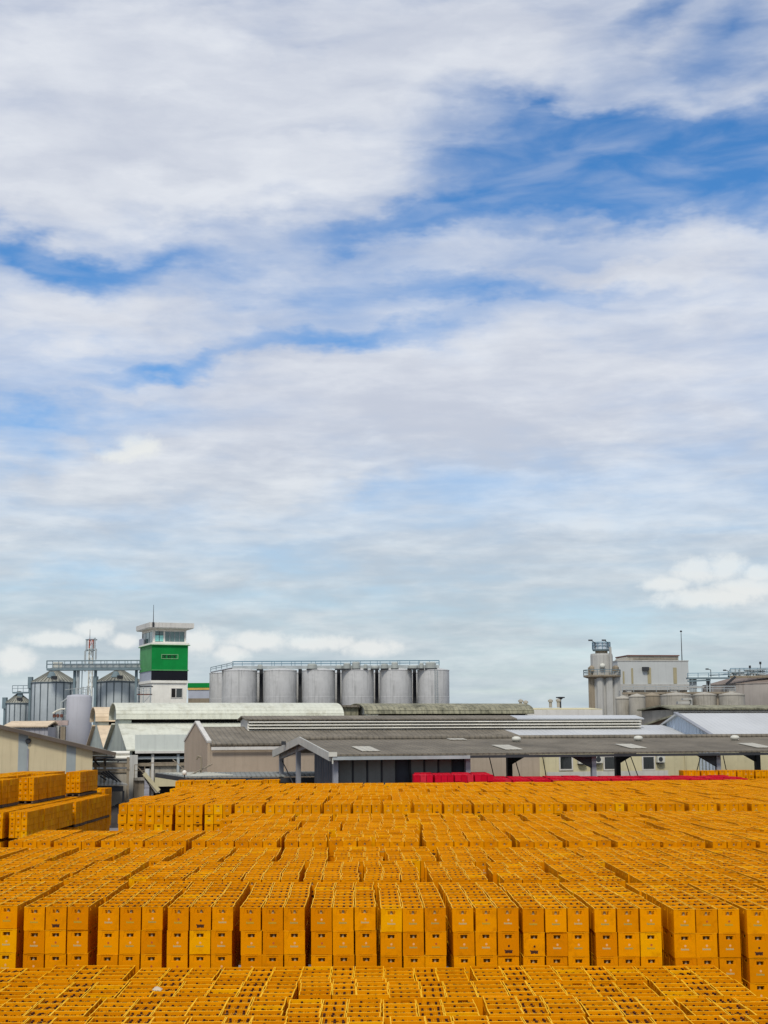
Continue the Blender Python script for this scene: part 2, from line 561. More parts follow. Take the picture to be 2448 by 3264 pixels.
def railing(root, pts, h=1.05, gap=1.5, r=0.035, m=None, mid=True, name='railing_post', rail_name='handrail'):
    """posts one by one and the rails along a polyline (local coordinates)"""
    m = m or STEEL
    post = MB().tube((0, 0, 0), (0, 0, h), r, 5).mesh(name, m)
    rb = B()
    for a, b in zip(pts[:-1], pts[1:]):
        a, b = Vector(a), Vector(b)
        n = max(1, int(round((b - a).length / gap)))
        for i in range(n + 1):
            if i == 0 and a != Vector(pts[0]):
                continue
            inst(post, name, root, a.lerp(b, i / n))
        up = Vector((0, 0, h))
        rb.bar(a + up, b + up, r * 2)
        if mid:
            rb.bar(a + up * 0.55, b + up * 0.55, r * 1.5)
    rb.build(rail_name, m, root)


def gable_roof_obj(root, mat_near, mat_far, x0, x1, W, ze, zr, th=0.12, ov=0.4, x_split=None, mat2=None):
    """two sloped slabs, near and far, ridge along x at y = W/2"""
    k = (zr - ze) / (W / 2)
    lo = ze - ov * k
    nr = B()
    if x_split is None:
        nr.slab((x0, -ov, lo), (x1, -ov, lo), (x1, W / 2, zr), (x0, W / 2, zr), th).build('roof', mat_near, root)
    else:
        nr.slab((x0, -ov, lo), (x_split - 1.5 * 0, -ov, lo), (x_split, W / 2, zr), (x0, W / 2, zr), th).build('roof', mat_near, root)
        B().slab((x_split + 0.004, -ov, lo + 0.004), (x1, -ov, lo + 0.004), (x1, W / 2, zr + 0.004), (x_split + 0.004, W / 2, zr + 0.004), th).build('roof', mat2, root)
    B().slab((x1, W + ov, lo), (x0, W + ov, lo), (x0, W / 2 + 0.004, zr), (x1, W / 2 + 0.004, zr), th).build('roof', mat_far, root)


# ---- open shed with grey roof, nearest building ------------------------------
F = Frame(1069, 80, 16)
sh = F.thing('open_shed', 'low open-sided shed with grey corrugated roof standing directly behind the crate field', 'shed')
W_, _ = F.s_(897, 2405)
yr, zr = F.s_(968, 2363)
_, ze = F.f(1069, 2407)
L_ = 36.0
half = W_ / 2
th = 0.10
ov = 0.5
k = (zr - ze) / half
roof_m = GREY_ROOF2
B().slab((-0.35, -ov, ze - ov * k), (L_, -ov, ze - ov * k), (L_, half, zr), (-0.35, half, zr), th).build('roof', roof_m, sh)
B().slab((L_, W_ + ov, ze - ov * k), (-0.35, W_ + ov, ze - ov * k), (-0.35, half + .004, zr), (L_, half + .004, zr), th).build('roof', roof_m, sh)
bb = B()
for sgn in (0, 1):
    y0, y1 = (-ov - .05, half) if sgn == 0 else (W_ + ov + .05, half)
    bb.bar((-0.42, y0, ze - ov * k - 0.04), (-0.42, y1, zr + 0.06), 0.10, 0.42)
bb.build('bargeboard', mat('dull_white_board', lin(180, 178, 168), .8, var=.1, streak=.3), sh)
B().tube((-0.3, half, zr + .16), (L_, half, zr + .16), 0.13, 8).build('ridge_cap', GREY_ROOF, sh)
B().box(-0.3, 7.4, -ov - 0.16, -ov - 0.01, ze - ov * k - 0.20, ze - ov * k - 0.02).build('gutter', STEEL_L, sh)
B().box(7.41, L_, -ov - 0.13, -ov - 0.01, ze - ov * k - 0.16, ze - ov * k - 0.02).build('gutter', STEEL_D, sh)
tb = B()
tb.bar((0, 0, ze - .25), (0, half, zr - .25), 0.16, 0.3)
tb.bar((0, W_, ze - .25), (0, half, zr - .25), 0.16, 0.3)
tb.build('gable_beam', STEEL_G, sh)
pm_ = B().box(-0.13, 0.13, -0.13, 0.13, 0, ze - .1).mesh('post', STEEL_G)
pd_ = B().box(-0.16, 0.16, -0.16, 0.16, 0, ze - .1).mesh('post', STEEL_D)
inst(pm_, 'post', sh, (0, W_, 0))
inst(B().box(-0.13, 0.13, -0.13, 0.13, 0, ze + .5).mesh('post', STEEL_G), 'post', sh, (0, F.s_(951, 2420)[0], 0))
for px in (1069, 1490, 1891, 2288, 2690):
    x = F.f(px, 2430)[0]
    inst(pm_, 'post', sh, (x, 0, 0))
    if px > 1500:
        B().prism([(-1.35, ze - .12), (0, ze - .12), (0, ze - .85)], 'y', -0.07, 0.07).build('haunch_bracket', STEEL_D, sh).location = (x - .13, 0, 0)
for px, sd in ((1623, 1), (1968, 1), (2414, -1)):
    x = F.f(px, 2430, W_)[0]
    inst(pd_, 'post', sh, (x, W_, 0))
    br = B().prism([(0, ze - .12), (1.5 * sd, ze - .12), (0, ze - .9)], 'y', -0.07, 0.07).build('haunch_bracket', STEEL_D, sh)
    br.location = (x + .16 * sd, W_, 0)
for xa, xb in ((1640, 1700), (1990, 2050), (2010, 2085), (2235, 2170), (2305, 2345), (1560, 1610), (1730, 1765)):
    B().tube((F.f(xa, 2420, half)[0], half, ze - .3), (F.f(xb, 2455, half)[0], half, 1.2), 0.03, 5).build('brace_rod', STEEL_D, sh)
B().tube((0.02, W_ - .1, ze - .5), (0.02, F.s_(985, 2480)[0], 2.2), 0.035, 5).build('brace_rod', STEEL_D, sh)
yd = F.s_(1001, 2440)[0]
B().prism([(0.13, 0), (yd, 0), (yd, ze + yd * k - 0.30), (0.13, ze - .22)], 'x', 0.02, 0.12).build('gable_wall', SLATE, sh)
# dark panelled room in the first bay
x0 = F.f(1078, 2440, 0.9)[0]
x1 = F.f(1486, 2440, 0.9)[0]
pan = B().box(0.02, (x1 - x0) / 9 - .03, 0, 0.06, 1.9, ze - .05).mesh('wall_panel', SLATE_P)
for i in range(9):
    if i in (4, 8):
        inst(B().box(0.02, (x1 - x0) / 9 - .03, 0.1, 0.16, 1.9, ze - .05).mesh('wall_panel', SLATE), 'wall_panel', sh, (x0 + i * (x1 - x0) / 9, 0.9, 0))
    else:
        inst(pan, 'wall_panel', sh, (x0 + i * (x1 - x0) / 9, 0.9, 0))
st = B().box(-0.05, 0.05, -0.06, 0.1, 0, ze - .02).mesh('wall_stud', STEEL_D)
for i in range(10):
    inst(st, 'wall_stud', sh, (x0 + i * (x1 - x0) / 9, 0.93, 0))
B().box(x0, x1, 0.98, 1.06, 0, 1.9).build('plinth_wall', SLATE_P, sh)
B().box(x0, x1, 0.94, 0.975, 1.78, 1.9).build('sill_rail', STEEL_G, sh)
B().box(x1, x1 + .12, 1.0, W_ - .4, 0, ze - .1).build('partition_wall', SLATE_P, sh)
# skylights and vents on the near slope
for (pa, pb, pya, pyb) in ((1212, 1150, 2395, 2381), (1500 + .5714 * 230, 1500 + .5714 * 165, 2390, 2376), (1500 + .5714 * 925, 1500 + .5714 * 850, 2386, 2373),
                           (1500 + .5714 * 1590, 1500 + .5714 * 1530, 2384, 2370), (1470, 1440, 2359, 2352)):
    # sight line meets the sloped plane: step along it
    def on_slope(px, py):
        d = ray(px, py)
        e = Vector((0, 0, HC))
        n = Vector((0, -k, 1)).normalized()
        nw = F.v * n.y + Vector((0, 0, n.z))
        p0 = F.w(0, 0, ze + th + .02)
        t_ = (p0 - e).dot(nw) / d.dot(nw)
        q = e + d * t_ - F.o
        return q.dot(F.u), q.dot(F.v)
    xa, ya = on_slope(pa, pya)
    xb, yb = on_slope(pb, pyb)
    z = lambda y: ze + th + .03 + k * y
    ya, yb = max(ya, -ov + .1), min(max(yb, ya + 1.2), half - .3)
    xa = xb
    w_ = 0.52
    B().slab((xa - w_, ya, z(ya)), (xa + w_, ya, z(ya)), (xa + w_, yb, z(yb)), (xa - w_, yb, z(yb)), 0.03).build('skylight_sheet', SKYLT, sh)
for px in (1646, 2035, 2343):
    xv, yv = F.f(px, 2370, half * .72)[0], half * .72
    zv = ze + k * yv
    vm = B()
    vm.smooth = True
    vm.lathe([(0.12, zv), (0.13, zv + .14), (0.24, zv + .17), (0.28, zv + .26), (0.24, zv + .36), (0.13, zv + .41), (0.0, zv + .42)], 16, xv, yv, True, False)
    vm.build('turbine_vent', AC_W, sh)
lm = B().box(-.22, .22, -.1, .1, -.12, .12).box(-.03, .03, -.03, .03, -.5, -.12).mesh('floodlight', AC_W)
inst(lm, 'floodlight', sh, (-0.3, -ov - .1, ze + .05))
inst(B().box(-.12, .12, -.1, .1, -.1, .12).mesh('floodlight', STEEL_D), 'floodlight', sh, (-0.6, F.s_(935, 2385)[0], F.s_(935, 2385)[1] + .3))

# ---- long beige building with louvred monitor ---------------------------------
F = Frame(662, 97, 16)
bi = F.thing('beige_warehouse', 'long beige warehouse with grey asbestos roof and slatted white roof monitor', 'building')
_, ze = F.f(662, 2374)
W_, _ = F.s_(588, 2379)
yr, zr = F.s_(627, 2322)
half = W_ / 2
xm0 = F.f(791, 2320, half - 1.3)[0]
xm1 = F.f(2040, 2310, half - 1.3)[0]
xr = F.f(2185, 2350, half / 2)[0]
k = (zr - ze) / half
xsp = F.f(1655, 2345, half * .6)[0]
B().slab((0.15, -.25, ze - .25 * k), (xsp - 0.0, -.25, ze - .25 * k), (xsp - 1.2, half, zr), (0.15, half, zr), .12).build('roof', GREY_ROOF, bi)
B().slab((xsp, -.25, ze - .25 * k), (xr, -.25, ze - .25 * k), (xr, half, zr), (xsp - 1.2, half, zr), .12).build('roof', SILVER_ROOF, bi)
B().slab((xr, W_ + .2, ze - .2 * k), (0.15, W_ + .2, ze - .2 * k), (0.15, half + .004, zr), (xr, half + .004, zr), .12).build('roof', GREY_ROOF, bi)
pr = [(-0.02, 0), (W_ + .02, 0), (W_ + .02, ze + .1), (half, zr + .35), (-0.02, ze + .1)]
B().prism(pr, 'x', 0, 0.2).build('gable_wall', BEIGE, bi)
cp = B()
cp.bar((.1, -.05, ze + .2), (.1, half, zr + .45), .3, .14)
cp.bar((.1, W_ + .05, ze + .2), (.1, half, zr + .45), .3, .14)
cp.build('gable_coping', WHITE_G, bi)
xs = F.f(1720, 2430)[0]
B().box(0.2, xs, 0, .2, 0, ze - .05).build('wall', BEIGE, bi)
B().box(xs, xr + 12, 0, .2, 0, ze - .05).build('wall', CREAM, bi)
B().box(0.2, xr, -.32, -.26, ze - .34, ze - .14).build('gutter', WHITE_G, bi)
B().prism([(0.2, 0), (W_, 0), (W_, ze), (half, zr - .02), (0.2, ze)], 'x', xr - .3, xr - .1).build('gable_wall', CREAM, bi)
_, zm0 = F.f(800, 2335, half - 1.3)
_, zm1 = F.f(800, 2296, half - 1.3)
_, zmt = F.f(800, 2285, half)
xq = F.f(1634, 2285, half - .6)[0]
for xa, xb, mm in ((xm0 - .25, xq, GREY_ROOF), (xq, xm1 + .25, SILVER_ROOF)):
    B().slab((xa, half - 1.5, zm1), (xb, half - 1.5, zm1), (xb, half, zmt), (xa, half, zmt), .08).build('monitor_roof', mm, bi)
    B().slab((xb, half + 1.5, zm1), (xa, half + 1.5, zm1), (xa, half + .003, zmt), (xb, half + .003, zmt), .08).build('monitor_roof', mm, bi)
B().prism([(half - 1.3, zm0 - .4), (half + 1.3, zm0 - .4), (half + 1.3, zm1), (half, zmt - .05), (half - 1.3, zm1)], 'x', xm0 - .05, xm0 + .05).build('monitor_end', WHITE_G, bi)
B().prism([(half - 1.3, zm0 - .4), (half + 1.3, zm0 - .4), (half + 1.3, zm1), (half, zmt - .05), (half - 1.3, zm1)], 'x', xm1 - .05, xm1 + .05).build('monitor_end', WHITE_G, bi)
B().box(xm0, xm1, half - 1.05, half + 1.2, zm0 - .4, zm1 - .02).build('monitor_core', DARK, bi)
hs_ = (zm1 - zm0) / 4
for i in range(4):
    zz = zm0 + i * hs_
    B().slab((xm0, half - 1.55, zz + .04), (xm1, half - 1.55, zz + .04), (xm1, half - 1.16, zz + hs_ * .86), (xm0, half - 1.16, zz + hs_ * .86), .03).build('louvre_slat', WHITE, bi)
# windows and air conditioners on the cream wall
yw = 0.0
for a, b in ((1785, 1822), (1926, 1962), (2049, 2084)):
    xa, zt = F.f(a, 2413, yw)
    xb, zb = F.f(b, 2451, yw)
    w = B().box(xa - .1, xb + .1, -.06, .0 - .004, zb - .1, zb).box(xa - .1, xb + .1, -.06, -.004, zt, zt + .1).box(xa - .1, xa, -.06, -.004, zb, zt).box(xb, xb + .1, -.06, -.004, zb, zt)
    w = w.build('window', WHITE_G, bi)
    pn_ = B().box(xa, (xa + xb) / 2 - .012, -.03, -.006, zb, zt).mesh('pane', GLASS_D)
    inst(pn_, 'pane', w)
    inst(pn_, 'pane', w, ((xb - xa) / 2 + .012, 0, 0))
    B().box((xa + xb) / 2 - .012, (xa + xb) / 2 + .012, -.04, -.004, zb, zt).build('mullion', STEEL_D, w)
for a, b, pya, pyb, in ((1845, 1870, 2416, 2434), (1897, 1922, 2408, 2432), (2096, 2120, 2410, 2430)):
    xa, zt = F.f(a, pya, -.35)
    xb, zb = F.f(b, pyb, -.35)
    ac = thing('air_conditioner', {1845: 'small white air conditioner box on cream wall left of the middle window, beside post', 1897: 'larger white air conditioner box on cream wall directly left of the middle window',
                                   2096: 'white air conditioner on the cream wall right of the third dark window'}[a], 'air conditioner', F.w(xa, -.35, zb), F.th, 'air conditioners on the cream wall')
    ww, hh = xb - xa, zt - zb
    B().box(0, ww, 0, .3, 0, hh).build('casing', AC_W, ac)
    fm = B()
    fm.lathe([(hh * .30, -.01), (hh * .36, 0.0), (hh * .36, 0.02)], 16, 0, 0)
    fo = fm.build('fan_grille', STEEL_D, ac)
    fo.rotation_euler = (R(90), 0, 0)
    fo.location = (ww * .42, -0.0, hh * .5)
    B().box(.1, ww - .1, .02, .34, -.08, -.005).build('wall_bracket', STEEL_D, ac)
dp = B()
for px in (1733, 2185):
    xa = F.f(px, 2430, -.1)[0]
    dp.tube((xa, -.12, 0), (xa, -.12, ze - .3), .06, 6)
dp.build('drainpipe', CREAM, bi)
B().box(F.f(2356, 2440)[0], F.f(2388, 2440)[0], -.25, -.02, F.f(2370, 2450)[1], F.f(2370, 2434)[1]).build('electric_box', CONC, bi)
yk = -1.2
B().box(F.f(1745, 2460, yk)[0], F.f(2130, 2460, yk)[0], yk, yk + .15, 0, F.f(1900, 2459, yk)[1]).build('low_parapet', WHITE_G, bi)

# ---- silver-roofed gable building on the right ---------------------------------
F = Frame(2275, 104, 16)
sv = F.thing('silver_roofed_building', 'gabled building under a smooth new silver sheet roof at the far right', 'building')
_, ze = F.f(2275, 2354)
yr, zr = F.s_(2154, 2279)
half = yr
W_ = 2 * yr
k = (zr - ze) / half
L_ = F.f(2410, 2276, half)[0]
B().slab((0, -.6, ze - .6 * k), (L_ + 3, -.6, ze - .6 * k), (L_ + 3, half, zr), (0, half, zr), .12).build('roof', SILVER_ROOF, sv)
B().slab((L_ + 3, W_, ze), (0, W_, ze), (0, half + .004, zr), (L_ + 3, half + .004, zr), .12).build('roof', SILVER_ROOF, sv)
B().prism([(0, 0), (W_, 0), (W_, ze), (half, zr), (0, ze)], 'x', .25, .4).build('gable_wall', mat('pale_blue_cladding', lin(190, 202, 214), .6, var=.05, corr=('Y', .5)), sv)
B().bar((0.0, -.6, ze - .6 * k + .16), (0.0, half, zr + .16), .34, .10).build('roof_flashing', STEEL_G, sv)
B().prism([(0.2, 0), (W_, 0), (W_, ze), (half, zr - .05), (0.2, ze)], 'x', L_ + 2.7, L_ + 2.9).build('gable_wall', CREAM, sv)
B().box(.4, L_ + 2.7, 0, .2, 0, ze - .1).build('wall', CREAM, sv)

# brown old roof peeping out behind it, and the mossy monitor behind
F = Frame(2150, 134, 16)
ob = F.thing('old_tiled_house', 'old roof with brown gable partly hidden behind the silver roof', 'building')
yr, zr = F.s_(2142, 2280, 0.0)
_, zl = F.s_(2058, 2308, 0.0)
yl = F.s_(2058, 2308, 0.0)[0]
B().slab((-.2, yl, zl), (-.2, .3, zr), (9, .3, zr), (9, yl, zl), -.15).build('roof', MOSS_ROOF, ob)
B().slab((9, -(yl - .6), zl), (9, .3, zr), (-.2, .3, zr), (-.2, -(yl - .6), zl), -.15).build('roof', MOSS_ROOF, ob)
B().prism([(-yl + .8, 0), (yl - .2, 0), (yl - .2, zl - .05), (.3, zr - .1), (-yl + .8, zl - .05)], 'x', 0, 8.6).build('wall', mat('brown_boarding', lin(108, 90, 74), .9, var=.15, streak=.4), ob)

F = Frame(2151, 150, 14)
mm_ = F.thing('mossy_monitor_roof', 'long low roof with dark mossy edge and louvres above the silver roof', 'building')
_, z0 = F.f(2160, 2283)
_, z1 = F.f(2160, 2262)
_, z2 = F.f(2160, 2252, 2.2)
L_ = F.f(2560, 2262)[0]
B().box(0, L_, .4, 8, 0, z1).build('wall', CONC, mm_)
B().slab((-.4, -.3, z1), (L_, -.3, z1), (L_, 2.6, z2), (-.4, 2.6, z2), .15).build('roof', MOSS_ROOF, mm_)
B().slab((L_, 8.3, z1), (-.4, 8.3, z1), (-.4, 2.604, z2), (L_, 2.604, z2), .15).build('roof', MOSS_ROOF, mm_)
for i in range(3):
    zz = z0 + (z1 - z0) * (i + .1) / 3.2
    B().slab((0, -.05, zz), (L_, -.05, zz), (L_, .35, zz + .22), (0, .35, zz + .22), .04).build('louvre_slat', WHITE_G, mm_)

# ---- white hall with barrel-topped monitor, and its twin behind -----------------
def hall(px, Y, pxr, label, roofm, gablem, first=True, zs=None, wl=None):
    F = Frame(px, Y, 16)
    h = F.thing('barrel_hall', label, 'building', 'halls with barrel-vaulted roof monitors')
    if zs is None:
        W_ = F.s_(341, 2385)[0]
        hf = W_ / 2
        _, ze = F.f(px + 8, 2390)
        _, zb = F.f(395, 2308, hf - 3)
        _, zt = F.f(400, 2243, hf)
        _, zc = F.f(400, 2293, hf - 3.2)
        _, zp = F.f(430, 2342)
        zs = (ze, zb, zc, zt, zp)
    else:
        W_ = wl
        hf = W_ / 2
        ze, zb, zc, zt, zp = zs
    L = F.f(pxr, 2270, hf)[0]
    k = (zb - ze) / (hf - 2.6)
    B().slab((-.3, -.3, ze - .3 * k), (L, -.3, ze - .3 * k), (L, hf - 2.6, zb), (-.3, hf - 2.6, zb), .12).build('roof', roofm, h)
    B().slab((L, W_ + .2, ze - .2 * k), (-.3, W_ + .2, ze - .2 * k), (-.3, hf + 2.6, zb), (L, hf + 2.6, zb), .12).build('roof', roofm, h)
    B().prism([(.1, ze - 1.4), (W_ - .1, ze - 1.4), (W_ - .1, ze - .1), (hf + 2.5, zb - .1), (hf + 2.5, zc), (hf - 2.5, zc), (hf - 2.5, zb - .1), (.1, ze - .1)], 'x', 0, .2).build('gable_wall', gablem, h)
    B().prism([(.1, ze - 1.4), (W_ - .1, ze - 1.4), (W_ - .1, ze - .1), (hf + 2.5, zb - .1), (hf + 2.5, zc), (hf - 2.5, zc), (hf - 2.5, zb - .1), (.1, ze - .1)], 'x', L - .4, L - .2).build('gable_wall', gablem, h)
    # barrel
    bm = B()
    n = 14
    prof = []
    for i in range(n + 1):
        a = math.pi * i / n
        prof.append((hf - 3.1 * math.cos(a), zc + (zt - zc) * math.sin(a) ** .8))
    inner = [(y, z - .1) for y, z in prof[::-1]]
    bm.smooth = False
    for (a, b) in zip(prof[:-1], prof[1:]):
        bm.slab((-.5, a[0], a[1]), (L + .2, a[0], a[1]), (L + .2, b[0], b[1]), (-.5, b[0], b[1]), .08)
    bm.build('barrel_roof', roofm, h)
    B().prism(prof, 'x', -.1, .1).build('barrel_end', gablem, h)
    B().prism(prof, 'x', L - .3, L - .1).build('barrel_end', gablem, h)
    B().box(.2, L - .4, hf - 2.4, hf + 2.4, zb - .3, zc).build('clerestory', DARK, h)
    B().prism([(hf - 2.9, zb - .2), (hf - 2.5, zb - .2), (hf - 2.5, zc - .05), (hf - 2.9, zc - .05)], 'x', -.2, .8).build('clerestory_jamb', gablem, h)
    return h, F, W_, hf, L, zs


h1, FH, WH, hfH, LH, ZS = hall(415, 118, 1062, 'white hall with barrel-vaulted monitor and pale parapet in front of the green tower', WHITE_ROOF, GABLE_GREEN)
ze, zb, zc, zt, zp = ZS
B().box(.35, LH, -.5, -.35, ze - .1, zp).build('parapet_panel', WHITE_PANEL, h1)
B().box(.35, LH, -.62, -.5, ze - .28, ze - .1).build('gutter', WHITE_G, h1)
# lower front: recessed dark bay with steel frame, concrete below
zr0 = FH.f(425, 2440)[1]
zb1 = FH.f(425, 2416)[1]
zb2 = FH.f(425, 2437)[1]
B().box(.3, LH, 1.8, 2.0, zr0 - .3, ze - .1).build('recess_wall', mat('recess_grey', lin(88, 88, 84), .9, var=.12, streak=.3), h1)
xC = FH.f(590, 2440)[0]
B().box(1.6, LH, -.1, .15, 0, zr0 - .1).build('wall', CONC, h1)
B().box(.3, LH, .2, 1.8, zr0 - .1, zr0 + .05).build('recess_floor', CONC, h1)
fb = B()
fb.bar((.2, -.25, zb1), (xC, -.25, zb1), .12, .2)
fb.build('frame_rail', STEEL_L, h1)
fb = B()
fb.bar((-3.0, -.25, zb2), (xC, -.25, zb2), .12, .24)
fb.build('frame_rail', CONC_B, h1)
for px in (485, 566):
    x = FH.f(px, 2420)[0]
    B().box(x - .1, x + .1, -.38, -.18, 0, zb1 + .3).build('frame_post', WHITE_G if px < 500 else STEEL_L, h1)
xcol = FH.f(421, 2450, -.6)[0]
B().box(xcol - .38, xcol + .38, -1.0, -.3, 0, ze - .4).build('column', mat('whitish_concrete', lin(196, 194, 184), .9, var=.08, streak=.5), h1)
# doorway, stair and landing in the concrete front
xd0, zd1 = FH.f(431, 2446)
xd1, zd0 = FH.f(460, 2467)
B().box(xd0, xd1, -.2, -.12, zd0 - 1.2, zd1).build('doorway', DARK, h1)
yS = -1.6
sx0, sz0 = FH.f(462, 2475, yS)
sx1, sz1 = FH.f(494, 2523, yS)
stp = B().box(0, .36, yS - .1, yS + 1.2, -.1, .0).mesh('stair_step', CONC)
for i in range(12):
    inst(stp, 'stair_step', h1, (sx0 + (sx1 - sx0) * i / 11, 0, sz0 + (sz1 - sz0) * i / 11))
B().bar((sx0 - .1, yS - .12, sz0 + .25), (sx1 + .3, yS - .12, sz1 + .05), .08, .30).build('stair_stringer', CREAM, h1)
B().bar((sx0 - .6, yS - .12, FH.f(458, 2444, yS)[1]), (FH.f(500, 2508, yS)[0], yS - .12, FH.f(500, 2508, yS)[1]), .06, .08).build('handrail', CONC_B, h1)
lx0, lx1 = FH.f(428, 2480, yS)[0], FH.f(461, 2480, yS)[0]
B().box(lx0, lx1, yS, -.12, sz0 - .3, sz0 - .1).build('stair_landing', CONC, h1)
B().box(lx0, lx1, yS + .2, -.12, 0, sz0 - .31).build('stair_base', CONC_B, h1)
railing(h1, [(lx0, yS, sz0 - .1), (lx1, yS, sz0 - .1)], 1.0, .9, .03, CONC_B)
bx0, bz1 = FH.f(494, 2472, -.9)
bx1, bz0 = FH.f(572, 2506, -.9)
B().box(bx0, bx1 + 6, -.95, -.75, bz0, bz1).build('balcony_wall', CREAM, h1)
B().box(bx0, bx1 + 6, -.75, -.2, bz0 - .02, bz0 + .1).build('balcony_slab', CONC, h1)
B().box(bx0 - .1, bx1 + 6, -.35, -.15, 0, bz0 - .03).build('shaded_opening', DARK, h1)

dh = WH
hall2o = FH.w(0, WH + .6, 0)
pp = proj((hall2o.x, hall2o.y, HC))
h2, F2, W2, hf2, L2, _ = hall(pp[0], hall2o.y, 800, 'peach-tinted hall with barrel monitor half hidden behind the white hall', PEACH_ROOF, GABLE_GREEN, zs=ZS, wl=WH)
# darker hall further right, only its mossy monitor shows
o3 = FH.w(0, 0, 0)
F = FH
x3 = F.f(1150, 2270, hfH)[0]
p3 = F.w(x3, 0, 0)
pp3 = proj((p3.x, p3.y, HC))
zs3 = (ze, zb, F.f(1150, 2276, hfH - 3)[1], F.f(1160, 2245, hfH)[1], zp)
h3, F3, W3, hf3, L3, _ = hall(pp3[0], p3.y, 1656, 'hall with mossy grey barrel monitor and white arched end before the steel tanks', MOSS_ROOF, WHITE, zs=zs3, wl=WH)
lk = F.thing('linking_roof', 'low grey roof linking the white barrel monitor with the mossy one', 'building')
B().box(LH + .3, x3 - .5, hfH - 1, hfH + 2, 0, F.f(1090, 2255, hfH)[1]).build('wall', MOSS_ROOF, lk)
B().box(LH + .2, x3 - .4, hfH - 1.3, hfH + 2.3, F.f(1090, 2255, hfH)[1] + .003, F.f(1090, 2252, hfH)[1] + .1).build('roof', GREY_ROOF, lk)

# ---- flat-roofed cream block with roof vents -----------------------------------
F = Frame(1655, 150, 8)
fbk = F.thing('flat_roofed_block', 'low cream flat-roofed block with a pinkish band left of the concrete tower', 'building')
_, z1 = F.f(1700, 2263)
_, z0 = F.f(1700, 2268)
L_ = F.f(1908, 2265)[0]
B().box(0, L_, 0, 9, 0, z0 - .5).build('wall', mat('pink_grey_render', lin(168, 150, 146), .9), fbk)
B().box(-.3, L_ + .3, -.3, 9.3, z0 - .5, z1).build('roof_slab', WHITE_G, fbk)
B().slab((-.3, -.3, z1 + .01), (L_ + .3, -.3, z1 + .01), (L_ + .3, 4.5, z1 + .22), (-.3, 4.5, z1 + .22), .06).build('roof', CREAM, fbk)
for px, hh in ((1660, .55), (1676, .42), (1755, .55), (1780, .6)):
    x = F.f(px, 2255, 3)[0]
    B().lathe([(.16, z1 + .3), (.16, z1 + .3 + hh), (.26, z1 + .32 + hh), (.26, z1 + .5 + hh), (.05, z1 + .62 + hh)], 10, x, 3).build('roof_vent', CONC, fbk)
p = at(1788, 2300, 190)
hm = thing('floodlight_mast', 'tall mast with a flat ring of floodlights rising behind the cream block', 'lamp', (p.x, p.y, 0))
zt = at(1788, 2224, 190).z
B().tube((0, 0, 0), (0, 0, zt), .16, 8, .09).build('pole', STEEL_D, hm)
B().lathe([(.1, zt - .25), (.2, zt - .18), (.42, zt), (.42, zt + .08), (.1, zt + .12)], 14).build('lamp_ring', STEEL_D, hm)
for i in range(6):
    a = math.pi * i / 3
    B().box(.34, .56, -.1, .1, zt - .04, zt + .10).build('lamp_head', STEEL_D, hm).rotation_euler = (0, 0, a)

# ---- left barn with cream cladding ----------------------------------------------
F = Frame(297, 110, 14)
bn = F.thing('cream_barn', 'cream clad warehouse with sloping roof behind the stacked crates at far left', 'building')
x_r, z_r = F.f(368, 2404)
x_l, z_l = F.f(0, 2316)
k = (z_l - z_r) / (x_l - x_r)
xa = x_l - 16
za = z_r + k * (xa - x_r)
D = 24
B().slab((xa, -.4, za), (x_r, -.4, z_r), (x_r, D, z_r), (xa, D, za), .14).build('roof', mat('barn_roof_sheet', lin(140, 132, 118), .85, var=.15, corr=('Y', .35)), bn)
B().slab((2 * xa - x_r, -.4, z_r), (xa, -.4, za), (xa, D, za), (2 * xa - x_r, D, z_r), .14).build('roof', GREY_ROOF, bn)
B().bar((xa, -.46, za - .02), (x_r, -.46, z_r - .02), .1, .26).build('bargeboard', mat('dark_brown_trim', lin(96, 86, 76), .9), bn)
zz = lambda x: z_r + k * (x - x_r) - .12
edges = [xa, F.f(-170, 2400)[0], F.f(-110, 2400)[0], F.f(58, 2400)[0], F.f(89, 2400)[0], F.f(212, 2400)[0], F.f(242, 2400)[0], 0.0]
for i, (a, b) in enumerate(zip(edges[:-1], edges[1:])):
    m = CREAM_CLAD if i % 2 == 0 else BLUE_CLAD
    B().prism([(a + .004, 0), (b - .004, 0), (b - .004, zz(b)), (a + .004, zz(a))], 'y', 0, .1).build('cladding_panel', m, bn)
B().box(-.1, 0, .1, D - .5, 0, zz(0) - .1).build('wall', CREAM_CLAD, bn)
B().bar((0.2, -.2, zz(0) - .55), (x_r, -.2, z_r - .2), .08, .12).build('eave_strut', STEEL_D, bn)
xf, zf = F.f(90, 2362)
vm = B()
vm.lathe([(.2, 0), (.2, .12), (.15, .2)], 14)
v_ = vm.build('exhaust_fan', STEEL_D, bn)
v_.rotation_euler = (R(90), 0, 0)
v_.location = (xf, -.01, zf)
B().box(xf - .06, xf + .06, -.08, 0, 1.0, zf - .55).build('conduit', STEEL_G, bn)

